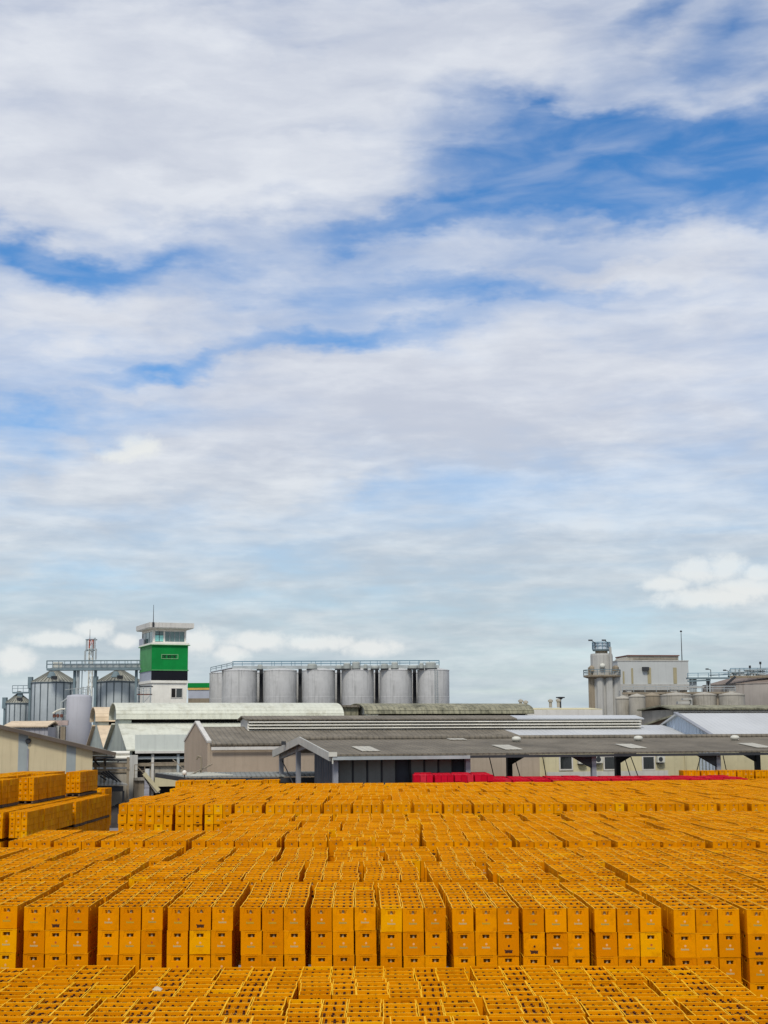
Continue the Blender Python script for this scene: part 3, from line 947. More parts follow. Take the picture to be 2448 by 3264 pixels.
# ---- pipe rack and awnings between the barn and the white hall --------------------
F = Frame(298, 114, 10)
rk = F.thing('pipe_rack', 'rusty steel pipe rack with braces between the cream barn and the white hall', 'pipe rack')
q = lambda zx, zy, y=0: F.f(290 + .2471 * zx, 2370 + .2471 * zy, y)
for ya, w_, m, nm in ((290, .22, CONC_B, 'rack_beam'), (345, .2, CONC_B, 'rack_beam'), (215, .14, STEEL_D, 'rack_beam'), (250, .12, WHITE_G, 'pipe'), (188, .38, WHITE, 'pipe'), (125, .3, WHITE, 'pipe')):
    a = q(20, ya)
    b = q(500, ya - 3)
    if nm == 'pipe':
        B().tube((a[0], .3, a[1]), (b[0], .3, b[1]), w_ / 2, 8).build(nm, m, rk)
    else:
        B().bar((a[0], 0, a[1]), (b[0], 0, b[1]), w_, w_).build(nm, m, rk)
db = B()
for (a, b, c, d) in ((30, 205, 110, 290), (180, 175, 185, 290), (340, 240, 380, 205), (130, 380, 240, 450), (150, 360, 300, 470), (190, 355, 340, 490), (220, 350, 390, 500), (120, 420, 200, 470)):
    p0, p1 = q(a, b), q(c, d)
    db.tube((p0[0], -.1, p0[1]), (p1[0], -.1, p1[1]), .06, 5)
db.build('brace', STEEL_D, rk)
for zx in (60, 180, 480):
    B().box(q(zx, 200)[0] - .1, q(zx, 200)[0] + .1, -.1, .1, 0, q(zx, 175)[1]).build('rack_post', CONC_B, rk)
ln = F.thing('lean_to_roof', 'small light grey lean-to roof below the pipe rack beside the concrete wall', 'shelter')
a, b = q(60, 505, 1.2), q(470, 540, -1.5)
B().slab((a[0], -1.5, b[1]), (b[0], -1.5, b[1]), (b[0] - .8, 2.6, a[1] + .1), (a[0], 2.6, a[1] + .5), .1).build('roof', mat('lean_to_sheet', lin(168, 166, 156), .8, var=.1, corr=('X', .3)), ln)
B().box(a[0], b[0] - .3, -1.4, -1.2, b[1] - .45, b[1] - .05).build('fascia', STEEL_D, ln)
for zx in (120, 420):
    B().box(q(zx, 540, -1.3)[0] - .08, q(zx, 540, -1.3)[0] + .08, -1.38, -1.22, 0, b[1] - .4).build('post', STEEL_D, ln)
cw = F.thing('concrete_wall', 'stained grey concrete yard wall below the pipe rack and lean-to roof', 'wall')
B().box(q(20, 600, 3)[0] - 4, q(505, 600, 3)[0], 3, 3.25, 0, q(250, 375, 3)[1]).build('wall_face', CONC, cw)
B().box(q(20, 600, 3)[0] - 4, q(505, 600, 3)[0], 2.9, 3.35, q(250, 375, 3)[1], q(250, 365, 3)[1]).build('wall_coping', CONC_B, cw)
gp = F.thing('dark_heap', 'dark heap under a tarpaulin on the ground between the crate piles', 'heap')
hm_ = B()
hm_.smooth = True
a, b = q(285, 960, -1), q(440, 760, -1)
n_, m_ = 14, 8
for j in range(m_ + 1):
    for i in range(n_ + 1):
        t1, t2 = i / n_, j / m_
        hh = (b[1] * (1.0 if False else 1.0)) * (math.sin(math.pi * min(max(t1, .02), .98)) ** .35) * (math.sin(math.pi * t2) ** .5) * (.86 + .1 * math.sin(i * 1.7 + j * 2.1))
        hm_.v.append((a[0] - 1 + (b[0] - a[0] + 2) * t1, -2 + 3.6 * t2, max(0.0, hh)))
for j in range(m_):
    for i in range(n_):
        hm_.f.append((j * (n_ + 1) + i, j * (n_ + 1) + i + 1, (j + 1) * (n_ + 1) + i + 1, (j + 1) * (n_ + 1) + i))
        hm_.mi.append(0)
        hm_.sm.append(True)
hm_.build('tarpaulin', mat('dark_tarpaulin', lin(66, 62, 60), .9, var=.25, scale=1.0), gp)

# ---- long corrugated canopy in front of the beige gable ---------------------------
F = Frame(560, 91, 8)
cn = F.thing('corrugated_canopy', 'long low corrugated canopy running along the foot of the beige gable wall', 'shelter')
x0, zb_ = F.f(496, 2466, 3.0)
x1, zf_ = F.f(586, 2480, 0)
x2, _ = F.f(1060, 2478, 0)
zf_ = F.f(600, 2479, 0)[1]
zb_ = F.f(600, 2468, 3.0)[1]
B().slab((x1, 0, zf_), (x2, 0, zf_), (x2, 3.4, zb_ + .05), (x0, 3.4, zb_ + .05), .06).build('roof', CORR_D, cn)
B().box(x1, x2, .03, .1, zf_ - .35, zf_ - .03).build('fascia', STEEL_D, cn)
B().bar((x1, .05, zf_ - .1), (x0, 3.3, zb_ - .05), .08, .25).build('fascia', STEEL_D, cn)
for i in range(8):
    t = (i + .5) / 8
    xx = x0 + (x1 - x0) * t + .5
    yy = 3.3 * (1 - t)
    B().bar((xx, yy, zf_ + (zb_ - zf_) * yy / 3.4 + .1), (xx + 2.6, yy + .6, zf_ + (zb_ - zf_) * (yy + .6) / 3.4 + .1), .1, .05).build('roof_batten', AC_W, cn)
for px in (600, 700, 800, 900):
    x = F.f(px, 2500, .3)[0]
    B().box(x - .06, x + .06, .25, .37, 0, zf_ - .02).build('post', STEEL_D, cn)
p = at(588, 2476, 89.5)
ll = thing('dome_lamp', 'white domed lamp on a short pole above the corrugated canopy', 'lamp', (p.x, p.y, 0))
zt = at(588, 2456, 89.5).z
B().tube((0, 0, 0), (0, 0, zt - .2), .04, 6).build('pole', STEEL_D, ll)
dm = B()
dm.smooth = True
dm.lathe([(.04, zt - .26), (.12, zt - .24), (.14, zt - .14), (.12, zt - .04), (.06, zt + .01), (0.0, zt + .02)], 14, 0, 0, True, False)
dm.build('lamp_dome', WHITE, ll)
p = at(641, 2470, 94)
vp = thing('vent_pipe', 'thin hooked vent pipe rising against the beige gable wall', 'pipe', (p.x, p.y, 0))
zt = at(641, 2414, 94).z
tb = B()
tb.tube((0, 0, 0), (0, 0, zt), .07, 6)
tb.tube((0, 0, zt), (-.22, 0, zt + .08), .07, 6)
tb.tube((-.22, 0, zt + .08), (-.3, 0, zt - .15), .07, 6)
tb.build('pipe', CONC_B, vp)
p0, p1 = at(592, 2478, 92), at(676, 2436, 95.5)
dpz = thing('stay_cable', 'diagonal stay rods with short ties leaning up to the beige gable wall', 'cable', p0)
tb = B()
d = p1 - p0
tb.tube((0, 0, 0), d, .05, 5)
tb.tube((-.2, .4, .5), d + Vector((-2.5, 0, .3)), .03, 5)
tb.tube((-.6, .4, .9), d + Vector((-4.0, 0, .1)), .03, 5)
tb.build('rod', CONC_B, dpz)


# ------------------------------------------------------------------ silos, tower, tanks
def wx(px, Y):
    return at(px, 2340, Y).x


def wz(px, py, Y):
    return at(px, py, Y).z


def silo(pl, pr_, ye, yp, Y, label, ribs, name='grain_silo'):
    xc = wx((pl + pr_) / 2, Y)
    r = (wx(pr_, Y) - wx(pl, Y)) / 2
    ze, zp = wz(pl, ye, Y), wz(pl, yp, Y)
    s = thing(name, label, 'silo', (xc, Y, 0), 0, 'corrugated grain silos')
    sh = B()
    sh.smooth = True
    sh.lathe([(r, 0), (r, ze)], 48, 0, 0, True, False).build('shell', mat('corrugated_silo_wall', lin(186, 193, 192), .65, metal=.0, var=.08, scale=.5, streak=.3, streak_col=lin(110, 118, 120)), s)
    B().lathe([(r + .12, ze - .05), (r * .18, zp), (r * .18, zp + .5), (.05, zp + .55)], 32, 0, 0, True, False).build('cone_roof', GALV_R, s)
    rm = B().box(-.07, .07, -.02, .09, 0, ze).mesh('rib', GALV_D)
    rr = B().bar((0, r + .1, .06), (0, r * .2, zp - ze + .04), .07, .07).mesh('roof_rib', mat('roof_rib_sheet', lin(122, 122, 112), .6, metal=.0))
    for i in range(ribs):
        a = 2 * math.pi * (i + .35) / ribs
        inst(rm, 'rib', s, (r * math.cos(a), r * math.sin(a), 0), a - math.pi / 2)
        inst(rr, 'roof_rib', s, (0, 0, ze), a - math.pi / 2)
        inst(rr, 'roof_rib', s, (0, 0, ze), a - math.pi / 2 + math.pi / ribs)
    B().lathe([(r + .06, ze - .25), (r + .14, ze - .2), (r + .14, ze - .06), (r + .06, ze - .02)], 40, 0, 0, False, False).build('eave_ring', GALV_D, s)
    mz = ze + (zp - ze) * .2
    B().box(r * .05, r * .05 + .9, -r * .86, -r * .72, mz - .3, mz + .55).build('roof_hatch', STEEL_D, s)
    B().box(-r - .6, -r + .1, -.5, .5, ze - 1.0, ze + .9).build('ladder_platform', STEEL, s)
    B().box(-r - .4, -r - .1, -.3, .3, 0, ze - 1.0).build('ladder_cage', STEEL, s)
    return s, xc, r, ze, zp


silo(97, 240, 2175, 2139, 250, 'big ribbed galvanised grain silo left of the red and white mast', 18)
silo(306, 447, 2173, 2138, 250, 'big ribbed galvanised grain silo directly beside the green tower', 18)
s3, x3, r3, ze3, zp3 = silo(17, 96, 2240, 2213, 255, 'small ribbed grain silo at the far left edge', 14)
Y = 255
pf = thing('silo_top_walkway', 'short teal walkway over the small silo at the far left', 'walkway', (wx(40, Y), Y - .6, 0))
z0 = wz(60, 2206, Y)
L_ = wx(92, Y) - wx(40, Y)
B().box(0, L_, -.5, .5, z0 - .25, z0).build('deck', STEEL, pf)
B().box(L_ * .3, L_ * .6, -.3, .3, ze3 + .8, z0 - .26).build('leg_or_shade_box', STEEL, pf)
railing(pf, [(0, -.5, z0), (L_, -.5, z0)], wz(60, 2186, Y) - z0, 1.0, .05)

# conveyor bridge from the silos to the tower
Y = 244
z0, z1, z2 = wz(300, 2137, Y), wz(300, 2130, Y), wz(300, 2106, Y)
xl, xr = wx(146, Y), wx(474, Y)
cb = thing('conveyor_bridge', 'long grey conveyor bridge with railing running from the silos into the green tower', 'bridge', (xl, Y, 0))
L_ = xr - xl
B().box(0, L_, -.9, .9, z0, z1).build('deck', STEEL, cb)
B().box(1.5, L_, -.35, .5, z1 + .01, z1 + .62).build('conveyor_casing', STEEL_L, cb)
B().box(.9, 2.4, -.4, .6, z1 + .015, z1 + 1.0).build('drive_unit', AC_W, cb)
railing(cb, [(0, -.88, z1), (L_, -.88, z1)], z2 - z1, .98, .055)
railing(cb, [(-.3, .88, z1), (L_, .88, z1)], z2 - z1, 1.96, .05)
cl = B().box(-.22, .22, -.25, .25, 0, z0 - .005)
cm = cl.mesh('column', STEEL_L)
cmd = B().box(-.2, .2, -.25, .25, 0, z0 - .005).mesh('column', STEEL)
for i, px in enumerate((232, 243, 299, 430, 448)):
    inst(cm if i in (1, 4) else cmd, 'column', cb, (wx(px, Y) - xl, .3, 0))
for px in (168, 372):
    B().lathe([(.9, z0 - 1.0), (.35, z0 - .005)], 12, wx(px, 250) - xl, 4.0).build('spout', STEEL, cb)
B().tube((wx(256, Y) - xl, .2, 0), (wx(256, Y) - xl, .2, z0), .08, 6).build('drop_pipe', STEEL, cb)

# telecom mast
Y = 285
xm = wx(284, Y)
ms = thing('telecom_mast', 'red and white lattice telecom mast with panel antennas behind the conveyor bridge', 'mast', (xm, Y, 0))
ztop = wz(284, 2037, Y)
hw = (wx(291, Y) - wx(279, Y)) / 2
mr, mw = RED, AC_W
n = 14
for i in range(n):
    za, zb_ = ztop * i / n, ztop * (i + 1) / n
    m = B()
    for a in range(4):
        c0 = Vector((hw * (1 if a in (0, 3) else -1), hw * (1 if a < 2 else -1), 0))
        c1 = Vector((hw * (1 if (a + 1) % 4 in (0, 3) else -1), hw * (1 if (a + 1) % 4 < 2 else -1), 0))
        m.bar(c0 + Vector((0, 0, za)), c0 + Vector((0, 0, zb_)), .12)
        m.bar(c0 + Vector((0, 0, za)), c1 + Vector((0, 0, zb_)), .09)
        m.bar(c1 + Vector((0, 0, zb_ - .05)), c0 + Vector((0, 0, zb_ - .05)), .1)
    m.build('lattice_section', mr if i in (13,) else mw, ms)
am = B().box(-.16, .16, -.1, .1, 0, 2.1).mesh('panel_antenna', STEEL_L)
for i, (ax_, zz) in enumerate(((-1.0, ztop - 4.4), (1.05, ztop - 4.0), (-.75, ztop - 2.4), (.8, ztop - 1.9), (-.95, ztop - 6.3), (.3, ztop - 3.2))):
    inst(am, 'panel_antenna', ms, (ax_, -hw - .3, zz))
rb = B()
for zz in (ztop - 4.2, ztop - 2.2, ztop - .2):
    rb.lathe([(1.05, zz), (1.15, zz), (1.15, zz + .12), (1.05, zz + .12)], 10, 0, 0, False, False)
rb.build('antenna_ring', STEEL, ms)
B().tube((-.3, 0, ztop), (-.3, 0, wz(284, 2006, Y)), .06, 5, .03).build('lightning_rod', STEEL_D, ms)

# green tower
F = Frame(479.5, 236, 22)
tw = F.thing('green_tower', 'white and green square tower with glazed cabin and overhanging flat roof', 'tower')
L_ = F.f(599, 2100)[0]
D = F.s_(446, 2100)[0]
zf = lambda py, y=0: F.f(540, py, y)[1]
z_led0, z_led1 = zf(2177), zf(2169)
z_blk = zf(2138)
z_grn = zf(2057)
z_cab = zf(2049)
z_top = zf(2004)
B().box(0.1, L_ - .1, .1, D - .1, 0, z_led0).build('lower_wall', WHITE, tw)
B().box(-.12, L_ + .12, -.12, D + .12, z_led0, z_led1).build('ledge', WHITE, tw)
B().box(0, L_, 0, .2, z_led1, z_blk).build('dark_band', NAVY, tw)
B().box(0.004, .2, .2, D, z_led1, z_blk).build('side_band', LILAC, tw)
B().box(.2, L_, D - .2, D, z_led1, z_blk).box(L_ - .2, L_, .2, D - .2, z_led1, z_blk).build('side_band', WHITE, tw)
B().box(-.1, L_ + .12, -.1, D + .1, z_blk, z_blk + .18).build('ledge', GREEN_P, tw)
B().box(0, L_, 0, .2, z_blk + .18, z_grn).build('green_wall', GREEN, tw)
B().box(0, .2, .2, D, z_blk + .18, z_grn).build('green_wall', GREEN_P, tw)
B().box(.2, L_ , D - .2, D, z_blk + .18, z_grn).box(L_ - .2, L_ + .02, .2, D - .2, z_blk + .18, z_grn).build('green_wall', WHITE, tw)
B().box(-.25, L_ + .3, -.3, D + .3, z_grn, z_grn + .1).build('ledge', GREEN_P, tw)
B().box(-.15, L_ + .15, -.2, D + .2, z_grn + .1, z_cab).build('ledge', WHITE, tw)
# cabin
gx = lambda px: F.f(px, 2030, .3)[0]
zw0, zw1 = zf(2046), zf(2012)
cab = B()
cab.box(.25, L_ - .25, .3, .5, z_cab, zw0).box(.25, L_ - .25, .3, .5, zw1, z_top)
cab.box(.25, gx(494.5), .3, .5, zw0, zw1).box(gx(588), L_ - .25, .3, .5, zw0, zw1).box(gx(521), gx(526), .3, .5, zw0, zw1)
cab.box(.25, .45, .5, D - .3, z_cab, zw0 - .1).box(.25, .45, .5, D - .3, zw1, z_top).box(.25, .45, .5, 1.0, zw0 - .1, zw1)
cab.box(.25, L_ - .25, D - .3, D - .1, z_cab, z_top).box(L_ - .45, L_ - .25, .5, D - .3, z_cab, z_top)
cab.build('cabin_wall', WHITE, tw)
xw = [gx(495), gx(508), gx(521)]
zmid = zf(2025)
wn = B().box(gx(494.5), gx(521), .36, .42, zw0, zw0 + .07).box(gx(494.5), gx(521), .36, .42, zmid, zmid + .08).build('cabin_window', STEEL_D, tw)
B().box(xw[0], xw[1] - .04, .38, .41, zw0 + .07, zmid).build('pane', GLASS_T, wn)
B().box(xw[1] + .04, xw[2], .38, .41, zw0 + .07, zmid).build('pane', GLASS_T, wn)
B().box(xw[0], xw[1] - .04, .38, .41, zmid + .08, zw1).build('pane', GLASS, wn)
B().box(xw[1] + .04, xw[2], .38, .41, zmid + .08, zw1).build('pane', GLASS, wn)
B().box(xw[1] - .04, xw[1] + .04, .34, .42, zw0, zw1).build('mullion', STEEL_D, wn)
wn = B().box(gx(526), gx(588), .34, .43, zw0, zw0 + .1).box(gx(526), gx(588), .34, .43, zw1 - .08, zw1).build('cabin_window', STEEL_L, tw)
n = 4
ww = (gx(588) - gx(526)) / n
for i in range(n):
    B().box(gx(526) + i * ww + .05, gx(526) + (i + 1) * ww - .05, .38, .41, zw0 + .1, zw1 - .08).build('pane', GLASS, wn)
    B().box(gx(526) + i * ww - .05, gx(526) + i * ww + .05, .33, .42, zw0 + .1, zw1 - .08).build('mullion', STEEL_L, wn)
wn = B().box(.3, .38, 1.0, D - .3, zw0 - .1, zw0 - .02).build('cabin_window', STEEL_L, tw)
for i in range(3):
    ya, yb = 1.0 + (D - 1.3) * i / 3, 1.0 + (D - 1.3) * (i + 1) / 3
    B().box(.33, .37, ya + .06, yb - .06, zw0 - .02, zw1).build('pane', GLASS_D if i == 2 else GLASS, wn)
    B().box(.29, .38, yb - .06, yb + .06, zw0 - .02, zw1).build('mullion', STEEL_L, wn)
B().box(.5, L_ - .5, .55, D - .35, z_cab, z_cab + .1).build('cabin_floor', CONC, tw)
# roof slab
xo = F.f(616, 1995, -.8)[0]
zt = F.f(540, 1985, -.9)[1]
B().box(-.6, xo, -.9, D + .1, z_top, z_top + .12).build('roof_soffit', WHITE, tw)
B().box(-.7, xo + .1, -1.0, D + .2, z_top + .12, zt).build('roof', WHITE_G, tw)
# lower window
xa, zb_ = F.f(546, 2223, .1)
xb, za = F.f(580, 2195, .1)
wn = B().box(xa - .1, xb + .1, .02, .09, zb_ - .1, zb_).box(xa - .1, xb + .1, .02, .09, za, za + .1).box(xa - .1, xa, .02, .09, zb_, za).box(xb, xb + .1, .02, .09, zb_, za).build('window', WHITE_G, tw)
B().box(xa, xa + (xb - xa) * .38, .05, .09, zb_, za).build('pane', DARK, wn)
B().box(xa + (xb - xa) * .46, xb, .05, .09, zb_, za).build('pane', GLASS_D, wn)
B().box(xa + (xb - xa) * .38, xa + (xb - xa) * .46, .03, .09, zb_, za).build('mullion', WHITE_G, wn)
# framed panel with three dark blocks of worn lettering
xa, zb_ = F.f(514, 2100)
xb, za = F.f(568, 2086)
fr = B().box(xa, xb, -.07, -.006, za - .09, za).box(xa, xb, -.07, -.006, zb_, zb_ + .09).box(xa, xa + .09, -.07, -.006, zb_ + .09, za - .09).box(xb - .09, xb, -.07, -.006, zb_ + .09, za - .09).build('sign_frame', mat('pale_green_trim', lin(128, 172, 124), .7), tw)
wl = (xb - xa - .3) / 3
for i in range(3):
    m = B()
    for j in range(3):
        x_ = xa + .2 + i * wl + j * (wl - .2) / 3
        m.box(x_, x_ + .05, -.05, -.006, zb_ + .14, za - .14)
        m.box(x_ + .05, x_ + (wl - .2) / 3 - .05, -.05, -.006, za - .22 - .12 * ((i + j) % 2), za - .14 - .12 * ((i + j) % 2))
        m.box(x_ + .05, x_ + (wl - .2) / 3 - .05, -.05, -.006, zb_ + .14, zb_ + .22)
        if (i + j) % 2:
            m.box(x_ + (wl - .2) / 3 - .05, x_ + (wl - .2) / 3, -.05, -.006, zb_ + .22, za - .14)
    m.build('worn_lettering', NAVY, fr)
xa, _ = F.f(488, 2000, -.95)
B().tube((xa, -1.06, z_top + .1), (xa, -1.06, F.f(488, 1928, -1)[1]), .07, 6, .03).box(xa - .15, xa + .15, -1.16, -1.005, z_top + .2, z_top + .9).build('antenna', STEEL_D, tw)
B().box(-.16, -.06, D * .7, D + .2, z_cab + .004, z_cab + 1.0).build('side_parapet', LILAC, tw)
# cluttered steel platform at its foot
p = at(462, 2240, 232)
cp_ = thing('steel_platform', 'small cluttered steel platform with railings at the foot of the green tower', 'platform', (p.x, p.y, 0))
zz0 = wz(462, 2212, 232)
zz1 = wz(462, 2196, 232)
B().box(-1.2, 1.0, -.6, .8, zz0 - .15, zz0).build('deck', BROWN, cp_)
B().box(-.8, 1.1, -.6, .8, zz1 + .3, zz1 + .45).build('upper_deck', STEEL_D, cp_)
for x_ in (-1.1, -.2, .9):
    B().box(x_ - .07, x_ + .07, -.6, -.46, 0, zz1 + .3).build('post', STEEL_L, cp_)
railing(cp_, [(-1.2, -.62, zz0), (1.0, -.62, zz0)], .9, .7, .045, STEEL_L)
B().bar((-1.1, -.5, zz0 - 2.4), (.9, -.5, zz0 - .2), .1).build('brace', STEEL_L, cp_)

# striped low building right of the tower
F = Frame(598, 262, 0)
lb = F.thing('striped_low_building', 'low building with green, amber, white and grey bands between tower and tanks', 'building')
L_ = F.f(690, 2200)[0]
zs_ = [F.f(640, y)[1] for y in (2240, 2226, 2199, 2192, 2177)]
B().box(0, L_, 0, 6, 0, zs_[1]).build('grey_base', CONC_B, lb)
B().box(0, L_, .02, 6, zs_[1], zs_[2]).build('white_wall', LILAC, lb)
B().box(-.1, L_, -.1, 6, zs_[2], zs_[3]).build('amber_band', ORANGE, lb)
B().box(-.1, L_, -.14, 6, zs_[3], zs_[4]).build('green_fascia', GREEN, lb)

# steel tanks: six in front, six behind
def steel_tank(name, xc, Y, r, zt, zc, label, group, m=None, ladder=False):
    m = m or TANK
    s = thing(name, label, 'tank', (xc, Y, 0), 0, group)
    b = B()
    b.smooth = True
    b.lathe([(r, 0), (r, zt)], 56, 0, 0, True, False).build('shell', m, s)
    B().lathe([(r + .05, zt - .06), (r + .05, zt + .05), (r * .55, zt + (zc - zt) * .7), (r * .2, zc), (.05, zc + .05)], 40, 0, 0, True, False).build('cone_top', m, s)
    for q in range(1, 4):
        B().lathe([(r + .004, zt * q / 4), (r + .018, zt * q / 4 + .03), (r + .018, zt * q / 4 + .07), (r + .004, zt * q / 4 + .1)], 56, 0, 0, False, False).build('weld_band', m, s)
    return s


YT = 232
TK = [(706, 818, 'first steel tank from the left, in the row behind the white hall'), (839, 945, 'second steel tank from the left of the row'), (963, 1068, 'third steel tank from the left, beside the white hall roof end'),
      (1089, 1192, 'fourth steel tank from the left of the row'), (1211, 1315, 'fifth steel tank from the left, above the mossy roof'), (1332, 1434, 'rightmost steel tank of the front row, with a ladder')]
for i, (a, b, lab) in enumerate(TK):
    yl = 2138 - i * .3
    r = (wx(b, YT) - wx(a, YT)) / 2
    xc = wx((a + b) / 2, YT)
    s = steel_tank('steel_tank', xc, YT, r, wz(a, yl + 1, YT), wz(a, yl - 8, YT), lab, 'front row of steel tanks')
    if i == 5:
        lx = .15 * r
        lb_ = B()
        ly = -math.sqrt(r * r - lx * lx) - .12
        for o in (-.22, .22):
            lb_.tube((lx + o, ly, 0), (lx + o, ly, wz(a, yl, YT)), .035, 4)
        for q in range(60):
            zq = q * .3 + .2
            if zq < wz(a, yl, YT):
                lb_.tube((lx - .22, ly, zq), (lx + .22, ly, zq), .02, 4)
        lb_.build('ladder', STEEL, s)
YB = 240.5
BK = [(666, 770), (776, 880), (900, 1004), (1026, 1130), (1150, 1254), (1272, 1376)]
for i, (a, b) in enumerate(BK):
    r = (wx(b, YB) - wx(a, YB)) / 2
    steel_tank('steel_tank', wx((a + b) / 2, YB), YB, r, wz(a, 2147, YB), wz(a, 2141, YB),
               'steel tank at the back left corner of the tank row' if i == 0 else 'shaded steel tank seen in the gap of the front row, ' + ('left of the second tank', 'left of the third tank', 'left of the fourth tank', 'left of the fifth tank', 'left of the last tank')[i - 1], 'back row of steel tanks')
ct = thing('tank_catwalk', 'long catwalk with pale blue railings across the tops of the steel tanks', 'walkway', (wx(740, YT), YT, 0))
L_ = wx(1402, YT) - wx(740, YT)
z0 = wz(900, 2125, YT)
ze_ = wz(900, 2108, YT)
RAIL_B = mat('pale_teal_steel', lin(104, 136, 150), .6, var=.15)
B().box(0, L_, -.7, .7, z0 - .28, z0).build('deck', STEEL_G, ct)
B().box(0, L_, -.74, -.7, z0 - .4, z0 + .1).build('kick_plate', STEEL_L, ct)
railing(ct, [(0, -.7, z0), (L_, -.7, z0)], ze_ - z0, 1.55, .04, RAIL_B)
railing(ct, [(0, .7, z0), (L_, .7, z0)], ze_ - z0, 3.1, .04, RAIL_B)
railing(ct, [(0, -.7, z0), (-3.2, -2.2, z0 - .8)], ze_ - z0 - .2, .9, .05, STEEL)
B().slab((-3.2, -2.6, z0 - .95), (0, -.9, z0 - .2), (0, .5, z0 - .2), (-3.2, -1.2, z0 - .95), .1).build('stair_deck', STEEL_G, ct)
fit = [(1070, 1092, 2121), (1095, 1118, 2114), (1123, 1148, 2110), (1160, 1172, 2118), (1184, 1208, 2122), (1216, 1238, 2116), (1249, 1270, 2111), (1302, 1334, 2121), (1338, 1352, 2113), (1358, 1392, 2111), (820, 836, 2119), (980, 1010, 2116)]
for a, b, yt in fit:
    xa, xb = wx(a, YT - 1) - wx(740, YT), wx(b, YT - 1) - wx(740, YT)
    zt = wz(a, yt, YT - 1)
    c = (xa + xb) / 2
    r = (xb - xa) / 2
    B().lathe([(r, z0 - .5), (r, zt - .15), (r * .8, zt), (.03, zt + .03)], 14, c, -1.3).build('vessel_head', mat('vessel_cream', lin(168, 172, 164), .7, var=.1), ct)
    B().box(c - r * 1.15, c + r * 1.15, -2.4, -.75, z0 - .62, z0 - .45).build('head_platform', STEEL_D, ct)
gap_shade = B().box(-.27, .27, .3, 1.0, 0, z0 - .3).mesh('leg_or_shade_box', STEEL_D)  # added dark boxes that stand in for the deep shade between tanks
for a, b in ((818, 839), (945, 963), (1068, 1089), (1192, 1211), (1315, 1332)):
    inst(gap_shade, 'leg_or_shade_box', ct, (wx((a + b) / 2, YT) - wx(740, YT), 1.2, 0))

# white tank left of the white hall
Y = 162
xc = wx(249.5, Y)
r = (wx(289.5, Y) - wx(210, Y)) / 2
zt, zp = wz(250, 2222, Y), wz(250, 2213, Y)
wk = thing('white_tank', 'smooth pale grey upright tank with domed top and pipework, left of the white hall', 'tank', (xc, Y, 0))
b = B()
b.smooth = True
b.lathe([(r, 0), (r, zt), (r * .93, zt + (zp - zt) * .55), (r * .6, zp - .05), (r * .2, zp), (0.0, zp + .02)], 48, 0, 0, True, False)
b.build('shell', mat('pale_grey_tank_paint', lin(172, 172, 176), .7, var=.05, scale=.5, streak=.2), wk)
tp = wz(250, 2190, Y)
railing(wk, [(-r * .2, -r * .5, zp - .1), (r * .95, -r * .3, zp - .35), (r * .8, r * .5, zp - .3)], tp - zp, .6, .035, STEEL_L)
b = B()
for x_, y_, zz in ((-.1, -.3, wz(250, 2160, Y)), (.5, -.5, tp), (-.7, -.2, zp + .4), (.85, 0, zp + .9)):
    b.tube((x_, y_, zp - .3), (x_, y_, zz), .06, 6)
b.bar((-r * 1.1, -.4, tp - .3), (r * .9, -.4, tp), .06)
b.build('top_pipes', STEEL_L, wk)
B().tube((-r - .5, -.5, 0), (-r - .5, -.5, zt - .6), .08, 6).tube((-r - .5, -.5, zt - .6), (-r + .5, -.4, zt + .1), .08, 6).build('riser_pipe', STEEL_L, wk)

# peach-roofed low building behind the barn and clutter beside the tank
F = Frame(20, 150, 4)
pb = F.thing('peach_roofed_building', 'low building with a peach roof and greyish wall behind the cream barn', 'building')
L_ = F.f(152, 2310)[0]
z1, z0 = F.f(90, 2302)[1], F.f(90, 2318)[1]
B().box(0, L_, .3, 9, 0, z0).build('wall', mat('grey_violet_cladding', lin(166, 164, 166), .8, var=.08, corr=('X', .5), streak=.4), pb)
B().slab((-.4, 0, z0), (L_, 0, z0), (L_, 5, z1 + .05), (-.4, 5, z1 + .05), .12).build('roof', PEACH_ROOF, pb)
B().slab((L_, 9.5, z0), (-.4, 9.5, z0), (-.4, 5.004, z1 + .05), (L_, 5.004, z1 + .05), .12).build('roof', PEACH_ROOF, pb)
F = Frame(160, 156, 4)
pr2 = F.thing('pipe_stack', 'cluster of pipes, valves and a grey vertical duct beside the pale tank', 'pipes')
for a, b, yt, m in ((163, 168, 2310, STEEL_D), (170, 188, 2313, CONC_L), (192, 207, 2316, CONC_B)):
    xa, xb = F.f(a, 2340)[0], F.f(b, 2340)[0]
    B().box(xa, xb, 0, .8, 0, F.f(a, yt)[1]).build('duct', m, pr2)
B().box(F.f(150, 2300)[0], F.f(212, 2300)[0], .9, 1.6, F.f(180, 2312)[1], F.f(180, 2296)[1]).build('valve_platform', mat('dull_pink_paint', lin(176, 158, 150), .8), pr2)
for a in (173, 184, 196):
    B().lathe([(.1, 0), (.17, .05), (.17, .3), (.1, .36)], 10, F.f(a, 2290, .8)[0], .8).build('valve', BROWN, pr2).location = (0, 0, F.f(a, 2287, .8)[1])
tb = B()
pts = [F.f(x, y, .5) for x, y in ((168, 2274), (180, 2266), (195, 2260), (208, 2260))]
for a, b in zip(pts[:-1], pts[1:]):
    tb.tube((a[0], .5, a[1]), (b[0], .5, b[1]), .09, 6)
tb.build('pipe', AC_W, pr2)
railing(pr2, [(F.f(170, 2296, .9)[0], .85, F.f(170, 2296, .9)[1]), (F.f(210, 2296, .9)[0], .85, F.f(210, 2296, .9)[1])], .9, .5, .03, STEEL_L)

